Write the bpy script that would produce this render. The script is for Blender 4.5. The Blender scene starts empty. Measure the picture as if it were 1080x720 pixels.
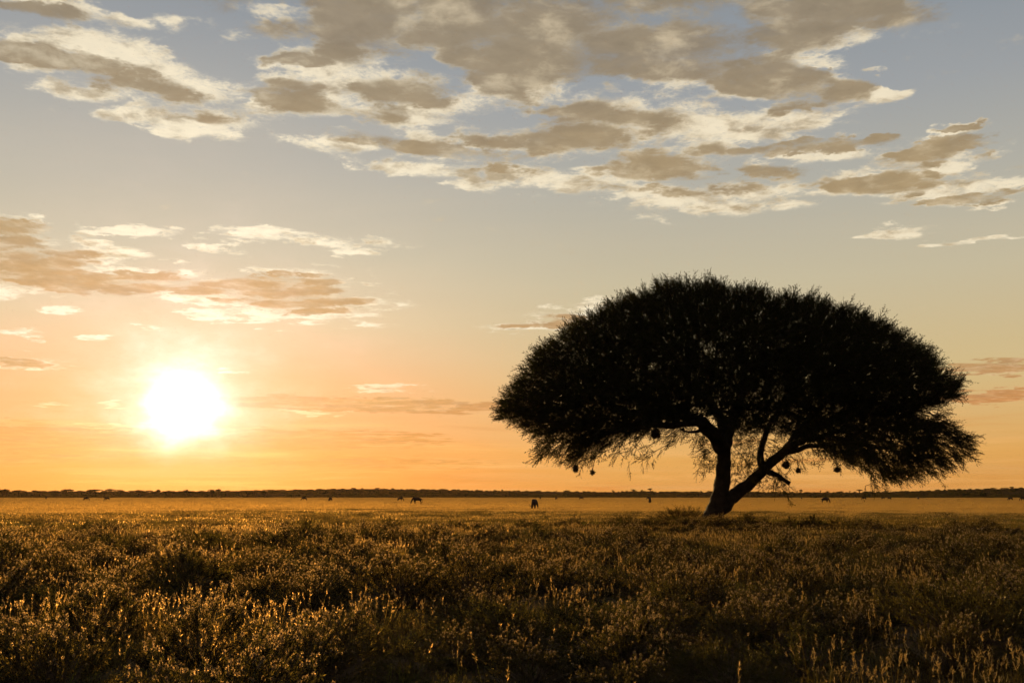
import bpy, math, random
import numpy as np
from mathutils import Vector, noise as mnoise

SEED = 7
random.seed(SEED)
rng = np.random.default_rng(SEED)
scene = bpy.context.scene
COL = scene.collection
PI = math.pi
R = math.radians

# ------------------------------------------------------------------ camera
F = 1050.0            # focal length in photo pixels (1080 wide)
CX, CY, HOR = 540.0, 360.0, 523.0
EYE = 1.5
PITCH = math.atan((HOR - CY) / F)
cp, sp = math.cos(PITCH), math.sin(PITCH)


def ray(px, py):
    u, v = (px - CX) / F, (CY - py) / F
    return np.array([u, cp - v * sp, sp + v * cp])


def at(px, py, Y):
    """world point seen at that photo pixel, on the upright plane y = Y"""
    d = ray(px, py)
    k = Y / d[1]
    return np.array([d[0] * k, Y, EYE + d[2] * k])


def azel(px, py):
    d = ray(px, py)
    return math.degrees(math.atan2(d[0], d[1])), math.degrees(math.atan2(d[2], math.hypot(d[0], d[1])))


def ground_at(px, py):
    d = ray(px, py)
    k = EYE / -d[2]
    return d[0] * k, d[1] * k


def hgt(x, y):
    """height of the plain"""
    n = mnoise.noise(Vector((x * 0.16, y * 0.16, 3.1))) * 0.10 + mnoise.noise(Vector((x * 0.6, y * 0.6, 9.0))) * 0.03
    d = math.hypot(x, y)
    return n * max(0.0, min(1.0, (160 - d) / 80)) - 0.02


cam_d = bpy.data.cameras.new("camera")
cam_d.sensor_width = 36.0
cam_d.lens = F / 1080.0 * 36.0
cam_d.clip_start = 0.1
cam_d.clip_end = 30000
cam = bpy.data.objects.new("camera", cam_d)
COL.objects.link(cam)
cam.location = (0, 0, EYE)
cam.rotation_euler = (PI / 2 + PITCH, 0, 0)
scene.camera = cam

SUN_AZ, SUN_EL = azel(194, 428)
SUN_DIR = np.array([math.sin(R(SUN_AZ)) * math.cos(R(SUN_EL)), math.cos(R(SUN_AZ)) * math.cos(R(SUN_EL)), math.sin(R(SUN_EL))])


# ------------------------------------------------------------------ node helpers
class NT:
    def __init__(s, tree):
        s.t = tree
        s.l = tree.links

    def node(s, typ, **kw):
        n = s.t.nodes.new(typ)
        for k, v in kw.items():
            setattr(n, k, v)
        return n

    def put(s, sock, v):
        if isinstance(v, bpy.types.NodeSocket):
            s.l.new(v, sock)
        elif v is not None:
            sock.default_value = v

    def m(s, op, a, b=None, c=None, clamp=False):
        n = s.node("ShaderNodeMath", operation=op, use_clamp=clamp)
        s.put(n.inputs[0], a)
        s.put(n.inputs[1], b)
        if c is not None:
            s.put(n.inputs[2], c)
        return n.outputs[0]

    def v(s, op, a, b=None, scale=None):
        n = s.node("ShaderNodeVectorMath", operation=op)
        s.put(n.inputs[0], a)
        if b is not None:
            s.put(n.inputs[1], b)
        if scale is not None:
            s.put(n.inputs["Scale"], scale)
        return n.outputs["Value"] if op in ("LENGTH", "DOT_PRODUCT", "DISTANCE") else n.outputs[0]

    def xyz(s, x, y, z):
        n = s.node("ShaderNodeCombineXYZ")
        s.put(n.inputs[0], x); s.put(n.inputs[1], y); s.put(n.inputs[2], z)
        return n.outputs[0]

    def sep(s, v):
        n = s.node("ShaderNodeSeparateXYZ")
        s.put(n.inputs[0], v)
        return n.outputs

    def noise(s, vec, scale, detail=3, rough=0.55, dist=0.0, col=False):
        n = s.node("ShaderNodeTexNoise")
        s.put(n.inputs["Vector"], vec)
        n.inputs["Scale"].default_value = scale
        n.inputs["Detail"].default_value = detail
        n.inputs["Roughness"].default_value = rough
        n.inputs["Distortion"].default_value = dist
        return n.outputs[1] if col else n.outputs[0]

    def ss(s, x, lo, hi):
        n = s.node("ShaderNodeMapRange", interpolation_type="SMOOTHSTEP")
        s.put(n.inputs[0], x)
        s.put(n.inputs[1], lo)
        s.put(n.inputs[2], hi)
        return n.outputs[0]

    def lin(s, x, lo, hi, a=0.0, b=1.0):
        n = s.node("ShaderNodeMapRange")
        s.put(n.inputs[0], x)
        for i, q in enumerate((lo, hi, a, b)):
            s.put(n.inputs[i + 1], q)
        return n.outputs[0]

    def mix(s, f, a, b, blend="MIX"):
        n = s.node("ShaderNodeMix", data_type="RGBA", blend_type=blend)
        s.put(n.inputs[0], f)
        s.put(n.inputs[6], a)
        s.put(n.inputs[7], b)
        return n.outputs[2]

    def ramp(s, f, stops):
        n = s.node("ShaderNodeValToRGB")
        s.put(n.inputs[0], f)
        e = n.color_ramp.elements
        while len(e) < len(stops):
            e.new(0.5)
        for i, (p, c) in enumerate(stops):
            e[i].position = p
            e[i].color = (*c[:3], 1)
        return n.outputs[0]


def lin1(c):
    c /= 255.0
    return c / 12.92 if c <= 0.04045 else ((c + 0.055) / 1.055) ** 2.4


def srgb(r, g, b):
    return (lin1(r), lin1(g), lin1(b), 1.0)


# ------------------------------------------------------------------ world
SKY_STRENGTH = 0.1
world = bpy.data.worlds.new("World")
scene.world = world
world.use_nodes = True
wt = world.node_tree
wt.nodes.clear()
W = NT(wt)
tc = W.node("ShaderNodeTexCoord").outputs["Generated"]
dirn = W.v("NORMALIZE", tc)
dx, dy, dz = W.sep(dirn)
sky = W.node("ShaderNodeTexSky")
sky.sky_type = "NISHITA"
sky.sun_disc = False
sky.sun_elevation = R(SUN_EL)
sky.sun_rotation = R(SUN_AZ)
sky.altitude = 1000
sky.air_density = 1.0
sky.dust_density = 3.0
sky.ozone_density = 1.0
az = W.m("MULTIPLY", W.m("ARCTAN2", dx, dy), 180 / PI)
el = W.m("MULTIPLY", W.m("ARCSINE", dz), 180 / PI)
ca = W.v("DOT_PRODUCT", dirn, tuple(SUN_DIR))
ang = W.m("MULTIPLY", W.m("ARCCOSINE", W.m("MINIMUM", ca, 0.9999995)), 180 / PI)

ef = W.m("DIVIDE", el, 30.0, clamp=True)
away = W.ramp(ef, [(0.0, srgb(214, 146, 72)), (0.08, srgb(226, 166, 88)), (0.22, srgb(214, 186, 130)), (0.40, srgb(202, 189, 157)),
                   (0.57, srgb(182, 178, 165)), (0.73, srgb(160, 163, 165)), (0.87, srgb(144, 151, 158)), (1.0, srgb(134, 144, 155))])
near = W.ramp(ef, [(0.0, srgb(232, 130, 60)), (0.08, srgb(240, 147, 76)), (0.20, srgb(241, 175, 121)), (0.32, srgb(226, 198, 160)), (0.45, srgb(204, 193, 170)),
                   (0.60, srgb(190, 184, 172)), (0.75, srgb(170, 171, 168)), (0.9, srgb(154, 158, 164)), (1.0, srgb(142, 150, 162))])
nf = W.ss(ang, 27.0, 6.0)
base = W.mix(nf, away, near)
# the high sky and the half behind the camera turn deeper blue
back = W.m("MULTIPLY", W.ss(el, 27.0, 80.0), 0.85)
base = W.mix(back, base, srgb(74, 98, 146))
behind = W.m("MULTIPLY", W.ss(ang, 45.0, 110.0), 0.9)
base = W.mix(behind, base, srgb(60, 62, 78))
# thin high veil, streaky
pz = W.m("ADD", W.m("MAXIMUM", dz, 0.0), 0.075)
P = W.xyz(W.m("DIVIDE", dx, pz), W.m("DIVIDE", dy, pz), 0.0)
veil = W.noise(W.v("MULTIPLY", P, (0.45, 1.1, 1.0)), 0.9, 5, 0.6, 0.6)
base = W.mix(W.m("MULTIPLY", W.ss(veil, 0.42, 0.75), 0.10), base, W.mix(nf, srgb(226, 204, 170), srgb(255, 226, 180)))

# cloud fields: soft blobs in azimuth and elevation, broken up by noise
UV = W.xyz(az, el, 0.0)
warp = W.v("SUBTRACT", W.noise(P, 3.0, 3, 0.6, 0.0, True), (0.5, 0.5, 0.5))
warp2 = W.v("SUBTRACT", W.noise(P, 11.0, 4, 0.65, 0.0, True), (0.5, 0.5, 0.5))
escale = W.lin(el, 0.0, 22.0, 0.25, 1.0)
UVw = W.v("ADD", UV, W.v("MULTIPLY", W.v("SCALE", warp, scale=escale), (4.2, 2.0, 0.0)))
UVw = W.v("ADD", UVw, W.v("MULTIPLY", W.v("SCALE", warp2, scale=escale), (2.8, 1.5, 0.0)))


def blobs(lst, coord, soft=0.62):
    acc = None
    for b in lst:
        px, py, rx, ry = b[:4]
        rot = b[4] if len(b) > 4 else 0.0
        st = b[5] if len(b) > 5 else (1.0 if rx > 65 else 1.35)
        if px > 780 and py < 270:
            st *= 1.3
        a0, e0 = azel(px, py)
        a1, _ = azel(px + rx, py)
        _, e1 = azel(px, py - ry)
        ra, re = (a1 - a0) / soft, (e1 - e0) / soft
        mp = W.node("ShaderNodeMapping", vector_type="TEXTURE")
        W.put(mp.inputs[0], coord)
        mp.inputs["Location"].default_value = (a0, e0, 0)
        mp.inputs["Rotation"].default_value = (0, 0, R(rot))
        mp.inputs["Scale"].default_value = (ra, re, 1)
        g = W.node("ShaderNodeTexGradient", gradient_type="SPHERICAL")
        W.put(g.inputs[0], mp.outputs[0])
        o = g.outputs[1]
        if acc is None:
            acc = W.m("MULTIPLY", o, st)
        else:
            acc = W.m("MULTIPLY_ADD", o, st, acc)
    return acc


EDGE = [
    (90, 12, 125, 15), (60, 50, 95, 26), (170, 75, 120, 18, -6), (140, 112, 110, 22, -6), (240, 112, 100, 20), (170, 134, 70, 9),
    (292, 8, 42, 9), (302, 63, 52, 11), (310, 100, 80, 20), (400, 102, 90, 34), (372, 165, 50, 9, -12), (470, 178, 120, 14, -6),
    (450, 60, 110, 50), (620, 28, 300, 54), (880, 10, 60, 20), (868, 46, 50, 9), (560, 122, 150, 36), (705, 130, 100, 34),
    (600, 165, 140, 26), (735, 192, 110, 20, -6), (770, 214, 100, 17), (680, 203, 70, 9), (800, 94, 80, 28), (862, 108, 48, 20),
    (790, 132, 60, 11), (862, 155, 60, 14), (932, 96, 26, 7), (1020, 133, 28, 6), (940, 186, 60, 15), (985, 160, 66, 14),
    (1000, 200, 84, 12), (1045, 207, 50, 9), (940, 244, 36, 6), (1022, 252, 50, 3.5), (930, 70, 12, 4),
    (20, 236, 60, 14), (30, 266, 60, 22), (60, 292, 100, 14), (135, 300, 76, 14), (0, 300, 40, 16), (148, 243, 55, 5), (108, 266, 60, 8),
    (268, 243, 36, 6), (335, 257, 90, 6), (376, 270, 28, 3.5), (228, 262, 26, 5), (292, 304, 92, 23), (232, 326, 60, 10),
    (315, 336, 84, 9), (345, 314, 74, 11), (160, 345, 18, 4), (97, 359, 18, 3), (35, 353, 28, 4), (25, 383, 44, 7),
    (65, 327, 20, 3.5), (410, 409, 38, 3.5), (350, 426, 118, 6), (440, 431, 80, 5), (548, 345, 36, 5), (598, 334, 34, 10),
    (632, 320, 26, 6), (1054, 388, 50, 6), (1060, 418, 50, 8), (60, 456, 120, 8), (330, 462, 100, 6), (190, 452, 90, 5),
    (330, 436, 30, 3), (250, 392, 20, 2), (50, 425, 14, 2), (120, 425, 12, 2),
]
CORE = [
    (130, 88, 105, 14, -8), (40, 15, 60, 10), (30, 60, 40, 8), (304, 64, 38, 8), (285, 95, 44, 9), (350, 120, 66, 12, -6), (420, 97, 48, 13),
    (450, 158, 72, 10, -4), (520, 166, 60, 9, -6), (630, 12, 300, 50, 0, 1.7), (500, 40, 130, 36), (720, 36, 150, 36), (590, 82, 120, 17),
    (585, 130, 100, 20), (650, 158, 96, 14, -4), (735, 188, 110, 15, -6), (800, 86, 60, 20, -14), (850, 100, 52, 15),
    (832, 155, 44, 6), (890, 149, 42, 8), (995, 157, 48, 9), (938, 192, 50, 9), (1035, 207, 52, 6), (1022, 133, 24, 4), (890, 12, 45, 13),
    (15, 237, 56, 9, 0, 1.8), (25, 267, 60, 18, 0, 1.6), (85, 298, 90, 10, 0, 1.7), (155, 297, 50, 7, 0, 1.6), (300, 310, 78, 14, 0, 1.6), (278, 294, 28, 7), (15, 382, 36, 5),
    (345, 424, 105, 5.5, 0, 2.4), (435, 429, 90, 5.5, 0, 2.4), (550, 344, 24, 3), (598, 338, 26, 6), (1052, 387, 56, 6, 0, 1.6), (1062, 418, 60, 7, 0, 1.7),
    (60, 462, 130, 10, 0, 2.0), (335, 463, 100, 8, 0, 2.0), (100, 484, 110, 5, 0, 1.5), (370, 488, 120, 5, 0, 1.5), (30, 445, 20, 3),
]
fb = W.noise(P, 11.0, 8, 0.70, 0.2)
fb_lo = W.noise(P, 2.6, 5, 0.58, 0.2)
fbc = W.m("SUBTRACT", fb, 0.5)
E = blobs(EDGE, UVw)
C = blobs(CORE, UVw)
# loose clouds over the rest of the sky, out of the photograph's frame
wide = W.m("MULTIPLY", W.ss(W.m("ABSOLUTE", az), 31.0, 42.0), 1.0)
wide = W.m("MAXIMUM", wide, W.ss(el, 27.5, 36.0))
rest = W.m("MULTIPLY", W.m("MULTIPLY", W.ss(fb_lo, 0.50, 0.66), wide), W.ss(el, 4.0, 12.0))
E = W.m("MINIMUM", W.m("ADD", E, rest), 1.15)
C = W.m("MINIMUM", W.m("ADD", C, W.m("MULTIPLY", rest, 0.8)), 1.1)
vn = W.node("ShaderNodeTexVoronoi", voronoi_dimensions="2D", feature="SMOOTH_F1")
W.put(vn.inputs["Vector"], W.v("ADD", W.v("MULTIPLY", P, (0.8, 1.35, 1.0)), W.v("SCALE", warp2, scale=0.22)))
vn.inputs["Scale"].default_value = 6.6
vn.inputs["Smoothness"].default_value = 0.35
cell = W.m("SUBTRACT", 0.42, vn.outputs["Distance"])      # + in the middle of a puff, - between puffs
bigc = W.ss(C, 0.75, 1.5)                                  # the heart of the large cloud is closed
cell = W.m("MULTIPLY", cell, W.m("SUBTRACT", 1.0, W.m("MULTIPLY", bigc, 0.75)))
En = W.m("MINIMUM", E, 0.9)
Cn = W.m("MINIMUM", C, 0.85)
mid = W.m("SUBTRACT", fb_lo, 0.5)
De = W.m("MULTIPLY_ADD", fbc, 2.4, W.m("MULTIPLY_ADD", W.m("MULTIPLY", cell, W.ss(E, 0.05, 0.4)), 1.35, W.m("MULTIPLY_ADD", mid, 1.0, W.m("SUBTRACT", En, 0.38))))
Ae = W.ss(De, -0.14, 0.72)
Dc = W.m("MULTIPLY_ADD", fbc, 1.3, W.m("MULTIPLY_ADD", W.m("MULTIPLY", cell, W.ss(C, 0.03, 0.35)), 1.8, W.m("MULTIPLY_ADD", mid, 0.7, W.m("SUBTRACT", Cn, 0.24))))
Ac = W.ss(Dc, -0.12, 0.62)
# colours: thin cloud glows where it passes light from behind, thick cloud stays tan to grey brown
e_near = W.ss(ang, 30.0, 9.0)
edge_col = W.mix(W.ss(el, 2.0, 9.0), srgb(250, 172, 92), W.mix(e_near, srgb(240, 220, 184), srgb(255, 244, 216)))
core_hi = W.mix(W.ss(el, 14.0, 27.0), srgb(170, 144, 102), srgb(146, 131, 108))
core_lo = W.mix(W.ss(el, 3.0, 7.5), srgb(208, 128, 58), srgb(190, 144, 90))
core_col = W.mix(W.ss(el, 8.0, 15.0), core_lo, core_hi)
relief = W.noise(P, 8.0, 6, 0.60, 0.2)
core_col = W.mix(W.m("MULTIPLY", W.ss(relief, 0.50, 0.72), 0.45), core_col, edge_col)
edge_col = W.mix(W.m("MULTIPLY", W.m("MULTIPLY", W.ss(relief, 0.58, 0.36), Ae), 0.75), edge_col, core_hi)
core_col = W.mix(W.m("MULTIPLY", W.ss(ang, 17.0, 5.0), 0.5), core_col, srgb(208, 150, 88))
core_col = W.mix(W.m("MULTIPLY", W.ss(fb_lo, 0.55, 0.25), 0.25), core_col, srgb(122, 110, 100))
ctex = W.lin(W.noise(P, 24.0, 5, 0.68, 0.3), 0.32, 0.68, 0.80, 1.12)
edge_col = W.v("SCALE", edge_col, scale=W.m("MULTIPLY", ctex, W.m("ADD", 1.0, W.m("MULTIPLY", W.ss(ang, 20.0, 4.0), 0.35))))
core_col = W.v("SCALE", core_col, scale=W.lin(W.noise(P, 12.0, 5, 0.6, 0.3), 0.3, 0.7, 0.90, 1.12))
rim = W.m("MULTIPLY", W.m("MULTIPLY", W.ss(Dc, -0.75, -0.2), W.m("SUBTRACT", 1.0, Ac)), W.ss(relief, 0.38, 0.60))
edge_col = W.mix(W.m("MULTIPLY", rim, 0.75), edge_col, W.mix(W.ss(el, 2.0, 9.0), srgb(255, 196, 120), srgb(255, 240, 208)))
thin = W.mix(W.ss(Ae, 0.0, 0.7), W.mix(0.45, base, edge_col), edge_col)
out = W.mix(W.m("MULTIPLY", Ae, 0.92), base, thin)
out = W.mix(W.m("MULTIPLY", Ac, 0.9), out, core_col)
# low streaks close to the horizon
stv = W.noise(W.xyz(W.m("MULTIPLY", az, 0.07), W.m("MULTIPLY", el, 1.15), 4.0), 1.6, 6, 0.6, 0.4)
streak = W.m("MULTIPLY", W.ss(stv, 0.50, 0.68), W.m("MULTIPLY", W.ss(el, 7.5, 3.0), W.ss(el, -0.2, 1.0)))
out = W.mix(W.m("MULTIPLY", streak, 0.35), out, W.mix(nf, srgb(244, 184, 112), srgb(255, 196, 112)))
streak2 = W.m("MULTIPLY", W.ss(stv, 0.46, 0.30), W.ss(el, 5.0, 2.5))
out = W.mix(W.m("MULTIPLY", streak2, 0.55), out, srgb(212, 130, 62))
# a share of the physical sky in everything, then the light round the sun itself
phys = W.v("MULTIPLY", sky.outputs[0], (SKY_STRENGTH, SKY_STRENGTH, SKY_STRENGTH))
out = W.mix(0.08, out, phys)


def glow(width, power, colour):
    e = W.m("POWER", W.m("DIVIDE", ang, width), power)
    g = W.m("EXPONENT", W.m("MULTIPLY", e, -1.0))
    return W.v("SCALE", colour, scale=g)


# thin cloud in front makes the light round the sun uneven, and the bank low on the horizon dims it
uneven = W.noise(W.xyz(W.m("MULTIPLY", az, 0.30), W.m("MULTIPLY", el, 0.55), 2.0), 1.0, 4, 0.6)
ang = W.m("MULTIPLY", ang, W.lin(uneven, 0.25, 0.75, 0.72, 1.30))
lowair = W.m("ADD", W.m("MULTIPLY", W.ss(el, 0.8, 4.6), 0.8), 0.2)
out = W.v("ADD", out, W.v("SCALE", glow(0.85, 1.15, (5.0, 4.6, 4.2)), scale=W.ss(el, 0.6, 3.8)))
out = W.v("ADD", out, W.v("SCALE", glow(1.9, 1.0, (1.4, 1.0, 1.15)), scale=lowair))
out = W.v("ADD", out, W.v("SCALE", glow(6.5, 1.3, (0.12, 0.06, 0.05)), scale=lowair))
ground_f = W.ss(dz, -0.004, -0.03)
out = W.mix(ground_f, out, srgb(90, 62, 32))
bg = W.node("ShaderNodeBackground")
W.put(bg.inputs[0], W.v("SCALE", out, scale=1.0 / SKY_STRENGTH))
bg.inputs[1].default_value = SKY_STRENGTH
wo = W.node("ShaderNodeOutputWorld")
W.l.new(bg.outputs[0], wo.inputs[0])
world.cycles.sampling_method = "MANUAL"
world.cycles.sample_map_resolution = 512

sl = bpy.data.lights.new("sun", "SUN")
sl.energy = 5.0
sl.angle = R(0.53)
sl.color = (1.0, 0.63, 0.23)
so = bpy.data.objects.new("sun", sl)
COL.objects.link(so)
so.location = (-30, 60, 30)
so.rotation_euler = Vector(tuple(-SUN_DIR)).to_track_quat("-Z", "Y").to_euler()

# ------------------------------------------------------------------ materials


def material(name):
    m = bpy.data.materials.new(name)
    m.use_nodes = True
    m.node_tree.nodes.clear()
    return m, NT(m.node_tree)


def leaf_mat(name, cols, trans=0.45, gloss=0.06, rough=0.55, tcol=None, rnd="obj", fwd=0.0):
    """thin plant tissue: reflects, lets light through, shines a little at a grazing angle"""
    m, N = material(name)
    if rnd == "obj":
        r = N.node("ShaderNodeObjectInfo").outputs["Random"]
        g = N.node("ShaderNodeNewGeometry").outputs["Random Per Island"]
        r = N.m("FRACT", N.m("ADD", N.m("MULTIPLY", r, 0.7), N.m("MULTIPLY", g, 0.35)))
    else:
        r = N.node("ShaderNodeNewGeometry").outputs["Random Per Island"]
    n = len(cols)
    c = N.ramp(r, [(i / max(1, n - 1), q) for i, q in enumerate(cols)])
    d = N.node("ShaderNodeBsdfDiffuse"); N.put(d.inputs[0], c)
    t = N.node("ShaderNodeBsdfTranslucent")
    N.put(t.inputs[0], N.mix(1.0, c, (*(tcol or (1.3, 1.15, 0.7)), 1), "MULTIPLY"))
    mx = N.node("ShaderNodeMixShader"); mx.inputs[0].default_value = trans
    N.l.new(d.outputs[0], mx.inputs[1]); N.l.new(t.outputs[0], mx.inputs[2])
    if fwd:      # dry tissue passes part of the light straight on, scattered into a broad cone
        rf = N.node("ShaderNodeBsdfRefraction")
        N.put(rf.inputs[0], N.mix(1.0, c, (1.5, 1.15, 0.75, 1), "MULTIPLY"))
        rf.inputs["Roughness"].default_value = 0.62
        rf.inputs["IOR"].default_value = 1.5
        m3 = N.node("ShaderNodeMixShader"); m3.inputs[0].default_value = fwd
        N.l.new(mx.outputs[0], m3.inputs[1]); N.l.new(rf.outputs[0], m3.inputs[2])
        mx = m3
    gl = N.node("ShaderNodeBsdfGlossy"); gl.inputs["Roughness"].default_value = rough
    gl.inputs[0].default_value = (0.5, 0.42, 0.28, 1)
    fr = N.node("ShaderNodeLayerWeight"); fr.inputs[0].default_value = 0.35
    m2 = N.node("ShaderNodeMixShader"); N.put(m2.inputs[0], N.m("MULTIPLY", fr.outputs["Fresnel"], gloss))
    N.l.new(mx.outputs[0], m2.inputs[1]); N.l.new(gl.outputs[0], m2.inputs[2])
    o = N.node("ShaderNodeOutputMaterial"); N.l.new(m2.outputs[0], o.inputs[0])
    return m


def solid_mat(name, cols, scale=3.0, rough=0.9, bump=0.3, bdist=0.02):
    m, N = material(name)
    co = N.node("ShaderNodeTexCoord").outputs["Object"]
    nz = N.noise(co, scale, 6, 0.6)
    c = N.ramp(N.ss(nz, 0.3, 0.7), [(i / max(1, len(cols) - 1), q) for i, q in enumerate(cols)])
    p = N.node("ShaderNodeBsdfPrincipled")
    N.put(p.inputs["Base Color"], c)
    p.inputs["Roughness"].default_value = rough
    p.inputs["Specular IOR Level"].default_value = 0.25
    b = N.node("ShaderNodeBump"); b.inputs["Strength"].default_value = bump; b.inputs["Distance"].default_value = bdist
    N.put(b.inputs["Height"], N.noise(co, scale * 5, 5, 0.65))
    N.l.new(b.outputs[0], p.inputs["Normal"])
    o = N.node("ShaderNodeOutputMaterial"); N.l.new(p.outputs[0], o.inputs[0])
    return m


M_STRAW = leaf_mat("dry_grass", [(0.15, 0.105, 0.036), (0.19, 0.14, 0.05), (0.11, 0.10, 0.032), (0.17, 0.12, 0.04)], 0.5, 0.15, 0.5, fwd=0.24)
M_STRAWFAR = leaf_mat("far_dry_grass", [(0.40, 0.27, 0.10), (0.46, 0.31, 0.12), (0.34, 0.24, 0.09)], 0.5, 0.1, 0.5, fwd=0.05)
M_DULL = leaf_mat("dull_dry_grass", [(0.12, 0.09, 0.032), (0.15, 0.11, 0.04), (0.09, 0.08, 0.026)], 0.45, 0.1, 0.5, fwd=0.04)
M_SPIKE = leaf_mat("grass_seed", [(0.40, 0.30, 0.15), (0.32, 0.23, 0.11), (0.44, 0.34, 0.19)], 0.5, 0.15, 0.5, fwd=0.18)
M_GREEN = leaf_mat("green_grass", [(0.09, 0.10, 0.026), (0.12, 0.12, 0.034), (0.15, 0.13, 0.04)], 0.5, 0.08, 0.55, fwd=0.05)
M_SHRUB = leaf_mat("shrub_leaf", [(0.065, 0.062, 0.02), (0.085, 0.074, 0.026), (0.095, 0.074, 0.026), (0.065, 0.068, 0.024)], 0.38, 0.08, 0.5, fwd=0.05)
M_LUSH = leaf_mat("green_shrub_leaf", [(0.06, 0.06, 0.018), (0.075, 0.07, 0.022), (0.085, 0.072, 0.022), (0.055, 0.065, 0.02)], 0.4, 0.15, 0.5, fwd=0.06)
M_STEM = solid_mat("dry_stem", [(0.10, 0.065, 0.035), (0.17, 0.12, 0.07)], 8)
M_HEADC = solid_mat("seed_head_core", [(0.10, 0.06, 0.03), (0.16, 0.10, 0.05)], 20)
M_HEAD = leaf_mat("seed_fluff", [(0.36, 0.28, 0.17), (0.42, 0.33, 0.2), (0.30, 0.22, 0.13)], 0.5, 0.1, 0.6, (1.1, 1.0, 0.8), fwd=0.15)
M_TREELEAF = leaf_mat("acacia_leaf", [(0.036, 0.044, 0.012), (0.046, 0.052, 0.015), (0.044, 0.044, 0.013)], 0.24, 0.01, 0.7)
M_BARK = solid_mat("acacia_bark", [(0.055, 0.038, 0.024), (0.11, 0.08, 0.05)], 2.5, 0.95, 0.8, 0.06)
M_NEST = solid_mat("nest_straw", [(0.14, 0.09, 0.04), (0.24, 0.17, 0.08)], 9, 0.95, 0.8, 0.03)
M_HIDE = solid_mat("antelope_hide", [(0.05, 0.035, 0.025), (0.09, 0.06, 0.04)], 4)
M_HORN = solid_mat("horn", [(0.03, 0.025, 0.02), (0.06, 0.05, 0.04)], 9, 0.6)
M_FARTREE = leaf_mat("far_foliage", [(0.05, 0.05, 0.02), (0.075, 0.065, 0.028), (0.06, 0.07, 0.025)], 0.3, 0.05, 0.6)


def ground_mat(name, far=False):
    m, N = material(name)
    g = N.node("ShaderNodeNewGeometry").outputs["Position"]
    a = N.noise(g, 0.05 if not far else 0.012, 5, 0.6)
    b = N.noise(g, 1.4 if not far else 0.08, 6, 0.65)
    if far:
        c = N.ramp(N.m("ADD", N.m("MULTIPLY", a, 0.6), N.m("MULTIPLY", b, 0.4)), [(0.35, (0.035, 0.03, 0.014)), (0.5, (0.055, 0.042, 0.02)), (0.68, (0.095, 0.065, 0.03))])
    else:
        c = N.ramp(N.m("ADD", N.m("MULTIPLY", a, 0.45), N.m("MULTIPLY", b, 0.55)), [(0.33, (0.06, 0.042, 0.022)), (0.5, (0.13, 0.085, 0.042)), (0.66, (0.22, 0.15, 0.07))])
    p = N.node("ShaderNodeBsdfDiffuse")
    N.put(p.inputs[0], c)
    bp = N.node("ShaderNodeBump"); bp.inputs["Strength"].default_value = 0.5; bp.inputs["Distance"].default_value = 0.05
    N.put(bp.inputs["Height"], b)
    N.l.new(bp.outputs[0], p.inputs["Normal"])
    o = N.node("ShaderNodeOutputMaterial"); N.l.new(p.outputs[0], o.inputs[0])
    return m


# ------------------------------------------------------------------ mesh helpers


def mesh_np(name, v, f, mats, midx=None, smooth=False):
    """mesh from arrays; f is (n,3) or (n,4)"""
    v = np.asarray(v, np.float32)
    f = np.asarray(f, np.int32)
    me = bpy.data.meshes.new(name)
    k = f.shape[1]
    me.vertices.add(len(v)); me.vertices.foreach_set("co", v.ravel())
    me.loops.add(len(f) * k); me.loops.foreach_set("vertex_index", f.ravel())
    me.polygons.add(len(f))
    me.polygons.foreach_set("loop_start", np.arange(0, len(f) * k, k, dtype=np.int32))
    me.polygons.foreach_set("loop_total", np.full(len(f), k, np.int32))
    for mt in (mats if isinstance(mats, (list, tuple)) else [mats]):
        me.materials.append(mt)
    if midx is not None:
        me.polygons.foreach_set("material_index", np.asarray(midx, np.int32))
    if smooth:
        me.polygons.foreach_set("use_smooth", np.ones(len(f), bool))
    me.update(calc_edges=True)
    return me


def link(name, data, parent=None, loc=None):
    o = bpy.data.objects.new(name, data)
    COL.objects.link(o)
    if parent is not None:
        o.parent = parent
    if loc is not None:
        o.location = loc
    return o


def tag(o, label=None, cat=None, group=None, kind=None):
    if label: o["label"] = label
    if cat: o["category"] = cat
    if group: o["group"] = group
    if kind: o["kind"] = kind
    return o


def unit(a):
    a = np.asarray(a, float)
    return a / np.maximum(np.linalg.norm(a, axis=-1, keepdims=True), 1e-9)


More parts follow.
